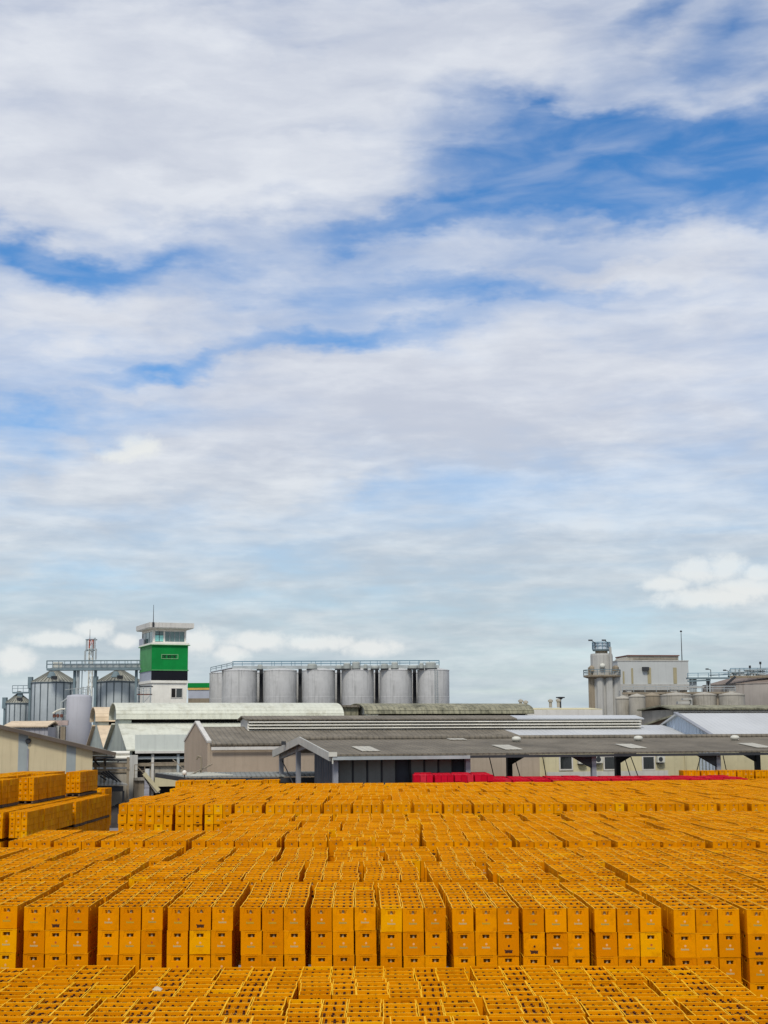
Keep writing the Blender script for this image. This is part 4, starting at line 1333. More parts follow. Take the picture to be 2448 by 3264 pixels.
# ------------------------------------------------------------------ right-hand complex
Y = 200
xc = wx(1924, Y)
z = lambda py: wz(1924, py, Y)
x = lambda px: wx(px, Y) - xc
ctw = thing('concrete_column_tower', 'slender ribbed concrete tower with ring platform, railed head and lamps', 'tower', (xc, Y, 0))
r = x(1960)
b = B()
b.lathe([(r, z(2300) - 9), (r, z(2090)), (r * .96, z(2084))], 12, 0, 0).build('shaft', CONC_L, ctw)
for (px, rr, yt, m) in ((1892, .42, 2160, CONC_B), (1912, .5, 2160, CONC_L), (1940, .5, 2160, CONC_L), (1962, .62, 2150, CONC_L), (1884, .28, 2128, CONC_B), (1971, .4, 2138, CONC_L)):
    yy = -r * .95 if 1900 < px < 1950 else -r * .35
    B().tube((x(px), yy, 0), (x(px), yy, z(yt)), rr, 10).build('riser', m, ctw)
B().box(x(1943), x(1950), -r - .35, -r - .05, 0, z(2065)).build('duct', CONC_L, ctw)
b = B()
b.lathe([(r * .9, z(2166)), (x(1984), z(2158)), (x(1984), z(2153)), (r * .9, z(2153))], 16, 0, 0, False, False)
b.build('ring_platform', CONC_B, ctw)
ring = [(x(1983) * math.cos(a), x(1983) * math.sin(a), z(2153)) for a in [2 * math.pi * i / 16 for i in range(17)]]
railing(ctw, ring, z(2136) - z(2153), .9, .04, STEEL)
b = B()
b.lathe([(r * .55, z(2088)), (r * .55, z(2072))], 12)
b.build('neck', CONC_B, ctw)
b = B()
b.lathe([(x(1952), z(2075)), (x(1953), z(2071)), (x(1953), z(2070)), (.1, z(2070))], 14)
b.build('head_platform', STEEL, ctw)
ring = [(x(1953) * math.cos(a), x(1953) * math.sin(a), z(2070)) for a in [2 * math.pi * i / 12 for i in range(13)]]
railing(ctw, ring, z(2048) - z(2070), .8, .04, RAIL_B)
b = B()
b.lathe([(x(1950), z(2069)), (x(1950), z(2050))], 14, 0, 0, False, False)
b.build('guard_mesh', mat('pale_grey_mesh', lin(196, 206, 210), .7), ctw)
lmp = B()
for (xa, za, xb, zb_) in ((1902, 2050, 1889, 2042), (1943, 2050, 1932, 2042)):
    lmp.tube((x(xa), -r * .5, z(2068)), (x(xa), -r * .5, z(za)), .05, 5)
    lmp.tube((x(xa), -r * .5, z(za)), (x(xb), -r * .5, z(zb_)), .05, 5)
    lmp.box(x(xb) - .35, x(xb) + .2, -r * .5 - .12, -r * .5 + .12, z(zb_) - .08, z(zb_) + .1)
lmp.build('lamp_arm', STEEL_D, ctw)
b = B()
b.smooth = True
b.lathe([(0.0, -.35), (.3, -.25), (.4, 0), (.3, .25), (0.0, .35)], 12, 0, 0, False, False)
o = b.build('valve_drum', AC_W, ctw)
o.location = (x(1920), -r - .3, z(2124))
for px in (1890, 1966):
    B().lathe([(.45, z(2140)), (.45, z(2128)), (.2, z(2122))], 10, x(px), -r * .4).build('pipe_cap', CONC_B, ctw)

# concrete block with penthouse
F = Frame(1975, 206, 8)
cbk = F.thing('concrete_process_building', 'grey concrete process building with penthouse and vertical beige stripes at right', 'building')
L_ = F.f(2195, 2150)[0]
zz = lambda py: F.f(2080, py)[1]
z1 = zz(2108)
zb_ = zz(2181)
m1 = mat('grey_concrete_face', lin(186, 188, 183), .9, var=.05, scale=.2, streak=.2)
B().box(0, L_, 0, 9, zb_, z1).build('wall', m1, cbk)
B().box(-.08, L_ + .08, -.15, 9, zz(2200), zb_).build('concrete_band', CONC_L, cbk)
B().box(.2, L_ - .2, .3, 9, 0, zz(2200)).build('lower_wall', CONC, cbk)
B().box(-.05, L_ + .05, -.06, 9.05, z1, z1 + .14).build('roof_edge', CONC_L, cbk)
pa, pz1 = F.f(1990, 2091, 2)
pb_, pz0 = F.f(2163, 2110, 2)
B().prism([(pa, z1 + .14), (pb_, z1 + .14), (pb_, pz1), (pa + .5, pz1), (pa, pz1 - .8)], 'y', 2, 7.5).build('penthouse', CONC, cbk)
B().box(pa + .4, pb_ + .1, 1.8, 7.7, pz1, pz1 + .14).build('penthouse_roof', BROWN, cbk)
B().box(pa + 1.2, pb_ - .1, 1.93, 1.995, z1 + .5, pz1 - .4).build('louvre_panel', CONC_B, cbk)
for a, b_, ya, yb in ((2012, 2018, 2130, 2179), (2064, 2075, 2128, 2179), (2146, 2157, 2128, 2179), (1985, 1990, 2140, 2179)):
    xa, xb = F.f(a, 2150)[0], F.f(b_, 2150)[0]
    B().box(xa, xb, -.05, -.003, zz(yb), zz(ya)).build('beige_stripe', mat('ochre_stripe', lin(164, 154, 122), .9, var=.1, streak=.3), cbk)
xv, zv = F.f(2056, 2132)
B().box(xv - .45, xv + .45, -.5, -.003, zv - .25, zv + .25).build('extractor', STEEL_D, cbk)
p = at(2174, 2108, 210)
am_ = thing('slim_antenna', 'slim antenna pole with a small ball tip on the concrete process building', 'antenna', (p.x, p.y, p.z - .1))
zt = wz(2174, 2016, 210) - p.z + .1
B().tube((0, 0, 0), (0, 0, zt), .07, 6, .04).build('pole', STEEL_D, am_)
bm = B()
bm.smooth = True
bm.lathe([(0.0, zt), (.16, zt + .1), (.16, zt + .22), (0.0, zt + .32)], 8, 0, 0, False, False)
bm.build('ball_tip', STEEL_D, am_)

# beige concrete tanks
YC = 172
for a, b_, yt, Yo, lab in ((1965, 2012, 2223, 4, 'short beige concrete tank directly right of the slender concrete tower'), (2008, 2060, 2217, 2, 'stained beige concrete tank with streaks, second from the slender tower'),
                           (2056, 2108, 2214, 5, 'dark streaked beige concrete tank left of the widest one'), (2110, 2208, 2213, 0, 'widest beige concrete tank in the cluster, in the middle'),
                           (2212, 2288, 2212, 1, 'beige domed concrete tank right of the widest one'), (2296, 2378, 2212, 0, 'rightmost beige domed concrete tank in front of the big rusty tank')):
    Yq = YC + Yo
    xc = wx((a + b_) / 2, Yq)
    r = (wx(b_, Yq) - wx(a, Yq)) / 2
    steel_tank('concrete_tank', xc, Yq, r, wz(a, yt + 4, Yq), wz(a, yt - 5, Yq), lab, 'beige concrete tanks', CONC if a != 2056 else CONC_B)
F = Frame(1988, 190, 0)
wk2 = F.thing('tank_walkway', 'grey walkway with pale boxes running above the beige concrete tanks', 'walkway')
z0, z1 = F.f(2100, 2212)[1], F.f(2100, 2206)[1]
L_ = F.f(2345, 2210)[0]
B().box(0, L_, 0, 1.4, z0, z1).build('deck', CONC_B, wk2)
railing(wk2, [(0, .05, z1), (L_, .05, z1)], .7, 1.4, .04, STEEL_L)
for a, b_, ya, yb in ((1978, 1986, 2200, 2222), (2000, 2014, 2198, 2208), (2140, 2160, 2196, 2206), (2325, 2345, 2197, 2206)):
    B().box(F.f(a, 2200)[0], F.f(b_, 2200)[0], .2, 1.2, F.f(a, yb)[1], F.f(a, ya)[1]).build('walkway_box', CONC_L, wk2)
for px in (2010, 2110, 2210, 2290, 2340):
    B().box(F.f(px, 2210)[0] - .15, F.f(px, 2210)[0] + .15, .5, .9, 0, z0).build('leg_or_shade_box', CONC_B, wk2)
p = at(2180, 2270, 160)
vs_ = thing('vent_cluster', 'white vents and a bent pipe rising before the widest beige tank', 'vents', (p.x, p.y, 0))
for a, b_, yt, yb in ((2162, 2200, 2236, 2244), (2166, 2206, 2248, 2254), (2178, 2206, 2226, 2231)):
    B().box(wx(a, 160) - p.x, wx(b_, 160) - p.x, -.5, .5, wz(a, yb, 160), wz(a, yt, 160)).build('vent_cap', CONC_L, vs_)
B().tube((wx(2206, 160) - p.x, 0, 0), (wx(2206, 160) - p.x, 0, wz(2206, 2226, 160)), .16, 8).build('pipe', CONC_L, vs_)
B().tube((0, 0, 0), (0, 0, wz(2180, 2250, 160)), .3, 8).build('vent_stem', CONC_B, vs_)

# big rusty tank with pipe deck at the far right
Y = 205
pl_, cxp = 2258, 2475
xc = wx(cxp, Y)
r = wx(cxp, Y) - wx(pl_, Y)
zr_, zc_ = wz(2300, 2182, Y), wz(2448, 2155, Y)
bt = thing('big_rusty_tank', 'wide stained tank with low rusty cone roof at the far right edge', 'tank', (xc, Y + r * .2, 0))
b = B()
b.smooth = True
b.lathe([(r, 0), (r, zr_)], 64, 0, 0, True, False).build('shell', mat('stained_tank_steel', lin(164, 156, 146), .8, var=.1, scale=.3, streak=.5, streak_col=lin(120, 108, 96)), bt)
B().lathe([(r + .1, zr_ - .1), (r * .62, zr_ + (zc_ - zr_) * .8), (r * .1, zc_ + .3), (.1, zc_ + .35)], 48, 0, 0, True, False).build('cone_roof', mat('rusty_roof_plate', lin(128, 116, 106), .9, var=.2, scale=.5, spots=.5, spot_col=lin(158, 128, 104), spot_scale=.6), bt)
Y = 200
pd = thing('pipe_deck', 'raised pipe deck with railings and lamps between the concrete building and big rusty tank', 'walkway', (wx(2196, Y), Y, 0))
x = lambda px: wx(px, Y) - wx(2196, Y)
z = lambda py: wz(2300, py, Y)
B().box(0, x(2330), -.5, .6, z(2164), z(2159)).build('deck', STEEL, pd)
B().box(x(2330) + .01, x(2600), -.5, .6, z(2161), z(2154)).build('deck', CONC_B, pd)
B().bar((0, -.3, z(2171)), (x(2270), -.3, z(2168)), .2).build('pipe', STEEL, pd)
railing(pd, [(0, -.5, z(2159)), (x(2330), -.5, z(2158))], z(2146) - z(2159), 1.4, .04, RAIL_B)
railing(pd, [(x(2330), -.5, z(2154)), (x(2600), -.5, z(2154))], z(2136) - z(2154), 1.2, .045, STEEL)
railing(pd, [(x(2340), .6, z(2154)), (x(2600), .6, z(2154))], z(2130) - z(2154), 1.7, .045, RAIL_B)
pb_ = B()
for i, (a, ya, b_, yb) in enumerate(((2270, 2152, 2380, 2146), (2340, 2144, 2448, 2140), (2350, 2150, 2448, 2148), (2380, 2138, 2448, 2134), (2400, 2146, 2448, 2152))):
    pb_.tube((x(a), .2 - .15 * i, z(ya)), (x(b_), .2 - .15 * i, z(yb)), .1, 6)
for a in (2352, 2366, 2392, 2410, 2428, 2440):
    pb_.tube((x(a), 0, z(2156)), (x(a), 0, z(2132 + (a % 7))), .08, 6)
pb_.build('pipework', STEEL_L, pd)
for a in (2345, 2386, 2418):
    B().box(x(a), x(a + 9), -.3, .3, z(2155), z(2147)).build('pump_box', STEEL, pd)
for px, w_ in ((2208, .16), (2218, .16), (2224, .12), (2262, .16), (2266, .2)):
    B().box(x(px) - w_, x(px) + w_, 0, .3, 0, z(2164)).build('leg_or_shade_box', STEEL_L, pd)
B().box(x(2198), x(2250), -.1, .5, z(2192), z(2188)).build('lower_deck', CONC_L, pd)
br = B()
br.bar((x(2212), .1, z(2186)), (x(2226), .1, z(2168)), .12)
br.bar((x(2226), .1, z(2186)), (x(2212), .1, z(2168)), .12)
br.build('brace', STEEL_L, pd)
for px, yt, s_ in ((2272, 2133, -1), (2328, 2137, -1), (2432, 2116, 0), (2398, 2128, 0)):
    b = B()
    b.tube((x(px), -.2, z(2158)), (x(px), -.2, z(yt + 2)), .05, 5)
    if s_:
        b.tube((x(px), -.2, z(yt + 2)), (x(px - 9), -.2, z(yt)), .04, 5)
        b.box(x(px - 16), x(px - 7), -.32, -.08, z(yt) - .07, z(yt) + .1)
    else:
        b.box(x(px - 3), x(px + 3), -.3, -.1, z(yt) - .1, z(yt) + .25)
    b.build('lamp_post', STEEL_D, pd)
B().bar((x(2318), -.6, z(2182)), (x(2348), -.6, z(2158)), .25, .3).build('stair', STEEL_D, pd)


# ------------------------------------------------------------------ crates
def plastic(name, lo, hi, bright, dirt, rough=0.5):
    m = bpy.data.materials.new(name)
    m.use_nodes = True
    t = m.node_tree
    t.nodes.clear()
    N = NT(t)
    out = N.n('ShaderNodeOutputMaterial')
    p = N.n('ShaderNodeBsdfPrincipled')
    t.links.new(p.outputs[0], out.inputs[0])
    p.inputs['Roughness'].default_value = rough
    p.inputs['Specular IOR Level'].default_value = 0.02
    oi = N.n('ShaderNodeObjectInfo').outputs['Random']
    co = N.n('ShaderNodeTexCoord').outputs['Object']
    cs = N.vadd(co, N.comb(N.math('MULTIPLY', oi, 37.0), N.math('MULTIPLY', oi, 91.0), 0.0))
    r2 = N.math('FRACT', N.math('MULTIPLY', oi, 17.31))
    c = N.mix(r2, lo, hi)
    c = N.mix(N.math('GREATER_THAN', oi, 0.955), c, bright)
    n1_ = N.noise(cs, 9.0, 4, 0.65)
    c = N.mix(N.math('MULTIPLY', N.ramp(n1_, 0.45, 0.75), N.math('ADD', 0.12, N.math('MULTIPLY', N.math('FRACT', N.math('MULTIPLY', oi, 7.7)), 0.58))), c, dirt)
    N.put(p.inputs['Base Color'], c)
    return m


YEL = plastic('yellow_plastic', (0.64, 0.212, 0.0002), (0.81, 0.308, 0.0003), (0.82, 0.370, 0.0004), (0.46, 0.155, 0.001))
RIM = plastic('scuffed_sheen_yellow_rim', (0.84, 0.42, 0.008), (0.92, 0.53, 0.035), (0.92, 0.53, 0.03), (0.70, 0.30, 0.004))  # rim tops: wear plus sky reflection painted into a paler colour
INN = mat('inner_yellow_plastic', (0.70, 0.270, 0.0002), .6, var=.1, scale=8, spec=.1)
REDP = plastic('red_plastic', (0.54, 0.006, 0.022), (0.66, 0.010, 0.034), (0.64, 0.03, 0.05), (0.36, 0.010, 0.02))
REDR = plastic('scuffed_sheen_red_rim', (0.60, 0.04, 0.06), (0.70, 0.07, 0.09), (0.7, 0.1, 0.12), (0.5, 0.03, 0.05))  # red twin of the rim with painted sky sheen
GLS = mat('dusty_bottle_glass', (0.42, 0.30, 0.13), .5, var=.3, scale=20, spec=.15)
CAPM = mat('dark_bottle_lip', (0.055, 0.012, 0.003), .6, var=.3, scale=20, spec=.15)
P_PEACH = mat('print_peach', (0.72, 0.40, 0.16), .6, var=.1)
P_WHITE = mat('print_white', (0.46, 0.40, 0.18), .6, var=.1)
P_GREEN = mat('print_pale_green', (0.33, 0.30, 0.08), .6, var=.15)
P_FADED = mat('print_faded_green', (0.40, 0.30, 0.03), .6, var=.2)
P_RED = mat('print_red', (0.42, 0.10, 0.02), .6, var=.2)
P_BLACK = mat('print_black', (0.05, 0.018, 0.008), .6, var=.2)
HX, HY, HZ, PITCHZ = 0.1465, 0.1975, 0.3235, 0.326


def crate_body(b, with_inner=True):
    t = .012
    b.cur = 0
    for s in (-1, 1):
        y0, y1 = (-HY + .005, -HY + .005 + t) if s < 0 else (HY - .005 - t, HY - .005)
        xi = HX - t - .002
        b.box(-xi, xi, y0, y1, 0, .238)
        b.box(-xi, -.052, y0, y1, .238, .285)
        b.box(.052, xi, y0, y1, .238, .285)
        b.box(-xi, xi, y0, y1, .285, .310)
        ya, yb = (-HY, -HY + .0052) if s < 0 else (HY - .0052, HY)
        b.prism([(-HX, 0), (-.095, 0), (-.095, .228), (-.08, .310), (-HX, .310)], 'y', ya, yb)
        b.prism([(HX, 0), (HX, .310), (.08, .310), (.095, .228), (.095, 0)], 'y', ya, yb)
        b.box(-.095, .095, ya, yb, .004, .226)
        x0, x1 = (-HX, -HX + t) if s < 0 else (HX - t, HX)
        yi = HY - .0055
        b.box(x0, x1, -yi, yi, 0, .248)
        b.box(x0, x1, -yi, -.06, .248, .286)
        b.box(x0, x1, .06, yi, .248, .286)
        b.box(x0, x1, -yi, yi, .286, .310)
    b.box(-HX + t, HX - t, -HY + .02, HY - .02, .002, .012)
    e = .0012
    for z0, z1, k in ((.3105, .3222, 0), (.3222, HZ, 1)):
        b.cur = k
        b.box(-HX - e, HX + e, -HY - e, -HY + .011, z0, z1)
        b.box(-HX - e, HX + e, HY - .011, HY + e, z0, z1)
        b.box(-HX - e, -HX + .010, -HY + .011, HY - .011, z0, z1)
        b.box(HX - .010, HX + e, -HY + .011, HY - .011, z0, z1)


def crate_grid(b, zt=.290):
    for y in (-.0985, 0, .0985):
        b.box(-HX + .013, HX - .013, y - .003, y + .003, .05, zt)
    for x in (-.049, .049):
        for y0, y1 in ((-HY + .018, -.1018), (-.0952, -.0033), (.0033, .0952), (.1018, HY - .018)):
            b.box(x - .003, x + .003, y0, y1, .05, zt)


def crate_print(b, kind, i_main, i_em, sides=(-1, 1), what='ew'):
    """small emblem with a row of worn letter marks under it, on both short ends"""
    for s in sides:
        y = s * (HY + .0012)
        yy = s * (HY - .0002)
        ze_, zw, hw_, hh = (.157, .100, .056, .026) if kind != 3 else (.134, .066, .058, .020)
        if 'e' in what:
            b.cur = i_em
            n = 10
            vs = [(.015 * math.cos(2 * math.pi * i / n) + .004, y, ze_ + .016 * math.sin(2 * math.pi * i / n)) for i in range(n)]
            vs2 = [(x_, yy, z_) for x_, _, z_ in vs]
            fs = [list(range(n)) if s < 0 else list(range(n))[::-1]] + [(i, (i + 1) % n, n + (i + 1) % n, n + i) for i in range(n)]
            b.add(vs + vs2, fs)
        if 'w' not in what:
            continue
        b.cur = i_main
        k = 8
        for i in range(k):
            x0 = -hw_ + 2 * hw_ * i / k
            h2 = hh * (1.0 if i in (0, 4) else .78)
            b.box(x0, x0 + 2 * hw_ / k * .72, min(y, yy), max(y, yy), zw, zw + h2)
            if i < k - 1:
                b.box(x0 + 2 * hw_ / k * .72, x0 + 2 * hw_ / k, min(y, yy), max(y, yy), zw + .004, zw + h2 * .45)
        if kind == 3:
            for x0, x1 in ((-.05, -.012), (.008, .03), (.034, .05)):
                b.box(x0, x1, min(y, yy), max(y, yy), .036, .052)
            b.box(-.05, .05, s * HY - .0004, s * HY + .0004, .042, .070)


def bottle(b, x, y, n=7, lift=0.0):
    b.cur = 0
    b.lathe([(.034, .14), (.033, .185), (.019, .235), (.0145, .262 + lift), (.0140, .276 + lift)], n, x, y, False, False)
    b.cur = 1
    b.lathe([(.0145, .276 + lift), (.0154, .295 + lift), (.0135, .300 + lift)], n, x, y, False, True)


CELLS = [(x, y) for y in (-.148, -.049, .049, .148) for x in (-.098, 0, .098)]
KINDS = [(P_GREEN, P_PEACH), (P_WHITE, P_PEACH), (P_FADED, P_RED), (P_BLACK, P_BLACK)]
b = B()
crate_body(b)
ME_BODY = b.mesh('crate_body', [YEL, RIM])
b = B()
crate_grid(b)
ME_GRID = b.mesh('bottle_divider', INN)
ME_PRINT = []
for k_, (m0, m1) in enumerate(KINDS):
    b = B()
    crate_print(b, k_, 0, 1, (-1,), 'w')
    b2 = B()
    crate_print(b2, k_, 0, 0, (-1,), 'e')
    ME_PRINT.append((b.mesh('printed_word', [m0, m1]), b2.mesh('printed_emblem', m1)))
PROTO, PROTO_R, PROTO_B = [], [], []
for k_, (m0, m1) in enumerate(KINDS):
    b = B()
    crate_body(b)
    b.cur = 2
    crate_grid(b)
    crate_print(b, k_, 3, 4)
    PROTO.append(bpy.data.objects.new('crate_source', b.mesh('crate_source', [YEL, RIM, INN, m0, m1])))
b = B()
crate_body(b)
b.cur = 0
crate_grid(b)
PROTO_R.append(bpy.data.objects.new('red_crate_source', b.mesh('red_crate_source', [REDP, REDR])))
pr_ = random.Random(3)
for k_ in range(5):
    b = B()
    for (x_, y_) in CELLS:
        if pr_.random() < (.0 if k_ == 0 else .06):
            continue
        bottle(b, x_ + pr_.uniform(-.006, .006), y_ + pr_.uniform(-.006, .006), 7, pr_.uniform(-.012, .008))
    PROTO_B.append(bpy.data.objects.new('bottle_set_source', b.mesh('bottle_set_source', [GLS, CAPM])))
b = B()
bottle(b, 0, 0, 9)
ME_BOTTLE = b.mesh('bottle', [GLS, CAPM])

crates = []          # x, y, z, yaw, kind, block, info
cr = random.Random(11)


def kind_pick():
    q = cr.random()
    return 0 if q < .36 else 1 if q < .70 else 2 if q < .955 else 3


def put(block, x, y, z, yaw, info=None, kind=None):
    crates.append([x, y, z, yaw, kind_pick() if kind is None else kind, block, info])


def pallet_load(block, cx, cy, ztop, yaw, layers, mixed=False, cols=3, rows=3, info=None, jit=1.0, px_kind=None):
    """one pallet load of crates, centred at cx, cy"""
    c, s = math.cos(yaw), math.sin(yaw)
    spots = []
    if mixed:
        for ci, ox in enumerate((-.352, 0, .352)):
            if ci == 1:
                for ri in range(3):
                    spots.append((ox, -.396 + .396 * ri, 0.0, ci, ri))
            else:
                for ri in range(4):
                    spots.append((ox, -.446 + .297 * ri, math.pi / 2, ci, ri))
    else:
        for ci in range(cols):
            for ri in range(rows):
                spots.append(((ci - (cols - 1) / 2) * .310, (ri - (rows - 1) / 2) * .3985, 0.0, ci, ri))
    lean = cr.uniform(-.006, .006) * jit
    for li in range(layers):
        for ox, oy, a, ci, ri in spots:
            jx, jy = cr.gauss(0, .0045) * jit + lean * li, cr.gauss(0, .006) * jit
            x, y = cx + (ox + jx) * c - (oy + jy) * s, cy + (ox + jx) * s + (oy + jy) * c
            put(block, x, y, ztop - HZ - PITCHZ * li + (cr.uniform(0, .004)), yaw + a + cr.gauss(0, R(.7)) * jit + (math.pi if a == 0 and cr.random() < 0 else 0), dict(info or {}, layer=li, ci=ci, ri=ri, mixed=mixed, wide=a != 0))


def wave(ci, g):
    """side shift of one lorry-load of pallets, changing slowly from column to column"""
    return .26 * math.sin(.33 * ci + 2.1 * g) + .08 * math.sin(.9 * ci + 1.3 * g)


SH1 = math.tan(R(4.5))
YAW1 = R(1.0)
# block 0 : foreground field, one and a half crates lower
Z0 = at(1083, 3083, 21.0).z
for r_ in range(-1, 5):
    for c_ in range(-9, 4):
        if r_ == -1 and False:
            continue
        cx = -.015 + 1.13 * (c_ + .5) + cr.gauss(0, .02)
        cy = 21.02 - 1.195 * (r_ + .5) - .02 * cx + cr.gauss(0, .03)
        if r_ < 0:
            continue
        sh_ = (.0, .06, -.03, .05, .0)[r_] if c_ < 1 else (.03, -.02, .06, .0, .04)[r_]
        pallet_load(0, cx + sh_, cy, Z0 + cr.gauss(0, .014), R(.6) + cr.gauss(0, R(.5)), 3 if c_ < 3 else 8, True, info=dict(row=r_, col=c_))
# block 1 : the tall front wall and everything behind it up to the next wall
STARTS = [73, 309, 531, 761, 987, 1210, 1440, 1665, 1894, 2144, 2378]
cols1 = []
for i, px in enumerate(STARTS):
    d_ = 21.3
    for _ in range(4):
        X = at(px, 2980, d_).x
        d_ = 21.32 - SH1 * (X + .45)
    cols1.append(X + .464)
p_ = 1.04
cols1 = [cols1[0] - p_ * k for k in range(6, 0, -1)] + cols1 + [cols1[-1] + p_ * k for k in range(1, 6)]
Z1 = at(1083, 2895, 21.3).z
for ci, X in enumerate(cols1):
    off = 0.0
    for r_ in range(9):
        if r_ % 3 == 0 and r_ > 0:
            off = wave(ci, r_ // 3) + cr.gauss(0, .015)
        x = X + off + (cr.gauss(0, .02) if r_ else 0) + math.sin(YAW1) * -1.2 * r_
        y = 21.32 - SH1 * X + .60 + 1.205 * r_ + cr.gauss(0, .02) + (.13 if r_ >= 3 else 0) + (.12 if r_ >= 6 else 0)
        if y > 31.9 - .075 * X:
            continue
        pallet_load(1, x, y, Z1 + (0, .022, .008)[min(2, r_ // 3)] + (cr.gauss(0, .007) if r_ else cr.gauss(0, .004)), YAW1 + cr.gauss(0, R(.6)) * (1 if r_ else .3), 9 if r_ == 0 else 3, info=dict(row=r_, col=ci), jit=.8 if r_ == 0 else 1.1)
# block 2
Z2 = at(1083, 2683, 32.6).z
for ci in range(-7, 17):
    X = -2.22 + .45 + 1.02 * ci + cr.gauss(0, .02)
    if X < -8.7:
        continue
    off = 0.0
    for r_ in range(10):
        if r_ % 3 == 0 and r_ > 0:
            off = wave(ci, r_ // 3 + 3) + cr.gauss(0, .015)
        y = 32.65 - .085 * X + .6 + 1.2 * r_ + cr.gauss(0, .03) + (cr.choice((0, 0, .12)) if r_ == 0 else 0)
        if y > (37.0 if X < -3.9 else 43.6):
            continue
        pallet_load(2, X + off + cr.gauss(0, .02), y, Z2 + .012 * min(2, r_ // 3) + cr.gauss(0, .008), YAW1 + cr.gauss(0, R(.6)), 8 if r_ == 0 or X < -8 or y > (36.0 if X < -3.9 else 42.2) else 2, info=dict(row=r_, col=ci), jit=1.2)
# block 3
Z3 = at(1083, 2565, 51).z
for ci in range(-6, 30):
    X = -3.1 + .45 + 1.02 * ci + cr.gauss(0, .015)
    if X < -8.8:
        continue
    off = 0.0
    for r_ in range(24):
        if r_ % 3 == 0 and r_ > 0:
            off = wave(ci, r_ // 3 + 8) + cr.gauss(0, .015)
        y = 51.0 - .07 * X + .6 + 1.2 * r_ + cr.gauss(0, .03) + (.15 if r_ > 5 else 0)
        if y > 73.0 + .17 * max(0, X - 2):
            continue
        pallet_load(3, X + off + cr.gauss(0, .02), y, Z3 + .02 * (r_ // 3 % 2) + cr.gauss(0, .008), R(.6) + cr.gauss(0, R(.6)), 8 if r_ < 1 or X < -8 else 2, info=dict(row=r_, col=ci), jit=1.2)
# block 4, low pile under the canopy and behind the shed posts
for i in range(6):
    for r_ in range(2):
        pallet_load(4, -11.8 + 1.02 * i + cr.gauss(0, .02), 87.6 + 1.2 * r_ + .05 * i, at(650, 2490, 87).z + cr.gauss(0, .02), R(3), 8)
for i in range(5):
    for r_ in range(2):
        pallet_load(4, -8.6 + 1.02 * i, 94.3 + 1.2 * r_, at(930, 2483, 94).z, R(3), 6)
# yellow pile beyond the red crates, right
for i in range(9):
    pallet_load(5, 17.0 + 1.03 * i, 83.8 + .1 * i, at(2300, 2455, 84).z + cr.gauss(0, .02), R(1), 8)
# left pile in tiers on wooden pallets
pallets = []
TIER = 4 * PITCHZ + .180


def tier_column(xr, y0, n, tier, cols=3, dz=0.0, nm=None):
    for i in range(n):
        x = xr - .30 * cols / 2 + cr.gauss(0, .025)
        y = y0 + .6 + 1.22 * i
        zb_ = TIER * tier + .0
        pallet_load(6, x, y, zb_ + .180 + 4 * PITCHZ - .004 + dz, cr.gauss(0, R(.8)), 4, cols=cols)
        if nm:
            pallets.append((x, y, zb_, nm, i))


tier_column(-19.6, 96.0, 5, 2, dz=.06, nm='upper tier, far stack')
tier_column(-20.2, 86.0, 7, 2, nm='upper tier, middle stack')
tier_column(-20.8, 77.6, 6, 2, nm='upper tier, near stack')
for k_ in range(1, 4):
    tier_column(-20.75 - 1.0 * k_, 95.6, 5, 2)
    tier_column(-21.3 - 1.0 * k_, 85.7, 7, 2)
for t_ in (1, 0):
    tier_column(-18.35, 77.0, 9, t_)
    tier_column(-18.25, 88.5, 9, t_, nm='lower tier, lane side' if t_ else None)
    tier_column(-19.55, 76.6, 22, t_)
    tier_column(-20.6, 76.2, 22, t_)
    tier_column(-21.7, 77.2, 22, t_)
for r_ in range(2):
    pallet_load(6, -19.85, 104.4 + 1.2 * r_, at(330, 2514, 104).z, 0, 8)

# red crates
red = []
for i in range(4):
    pallet_load('r', 1.42 + .5 + 1.02 * i + cr.gauss(0, .015), 75.3 + .6 + .02 * i, at(1430, 2470.5, 75.5).z, R(1), 7)
for i in range(17):
    for r_ in range(6):
        y = 77.4 + 1.2 * r_ + .03 * i
        if y > 83.0:
            continue
        pallet_load('r', 1.42 + .5 + 1.02 * i + (r_ > 2) * .1, y, (at(2000, 2483, 77.4).z if i > 3 else at(1430, 2469, 78).z) + cr.gauss(0, .015), R(1), 3, jit=1.3)


# ---- which crates are individuals : the 300 that show largest ------------------
def in_frame(c, m=0):
    x, y = proj((c[0], c[1], c[2] + HZ))
    return -m < x < PXW + m and 0 < y < PXH + m


wall = [c for c in crates if c[5] == 1 and c[6]['row'] == 0 and c[6]['ri'] == 0 and c[6]['layer'] <= 2 and in_frame(c, 20)]
top_row = sorted([c for c in wall if c[6]['layer'] == 0], key=lambda c: c[0])
order = {(c[6]['col'], c[6]['ci']): i for i, c in enumerate(top_row)}
wall = [c for c in wall if (c[6]['col'], c[6]['ci']) in order]
BLACKS = [(172, 2925, 0), (631, 2925, 0), (1612, 3010, 1), (1699, 3020, 1), (2415, 3030, 1), (640, 2925, 0)]
for c in wall:
    if c[4] == 3:
        c[4] = 1
for bx_, by_, bl in BLACKS:
    w_ = [c for c in wall if c[6]['layer'] == bl]
    min(w_, key=lambda c: abs(proj((c[0], c[1] - .2, c[2] + .1))[0] - bx_))[4] = 3
field = sorted([c for c in crates if c[5] == 0 and c[6]['layer'] == 0 and in_frame(c, 10)], key=lambda c: c[1])
singles = wall + field[:300 - len(wall)]
single_ids = set(id(c) for c in singles)

ONES = ['', 'first', 'second', 'third', 'fourth', 'fifth', 'sixth', 'seventh', 'eighth', 'ninth', 'tenth', 'eleventh', 'twelfth', 'thirteenth', 'fourteenth',
        'fifteenth', 'sixteenth', 'seventeenth', 'eighteenth', 'nineteenth']


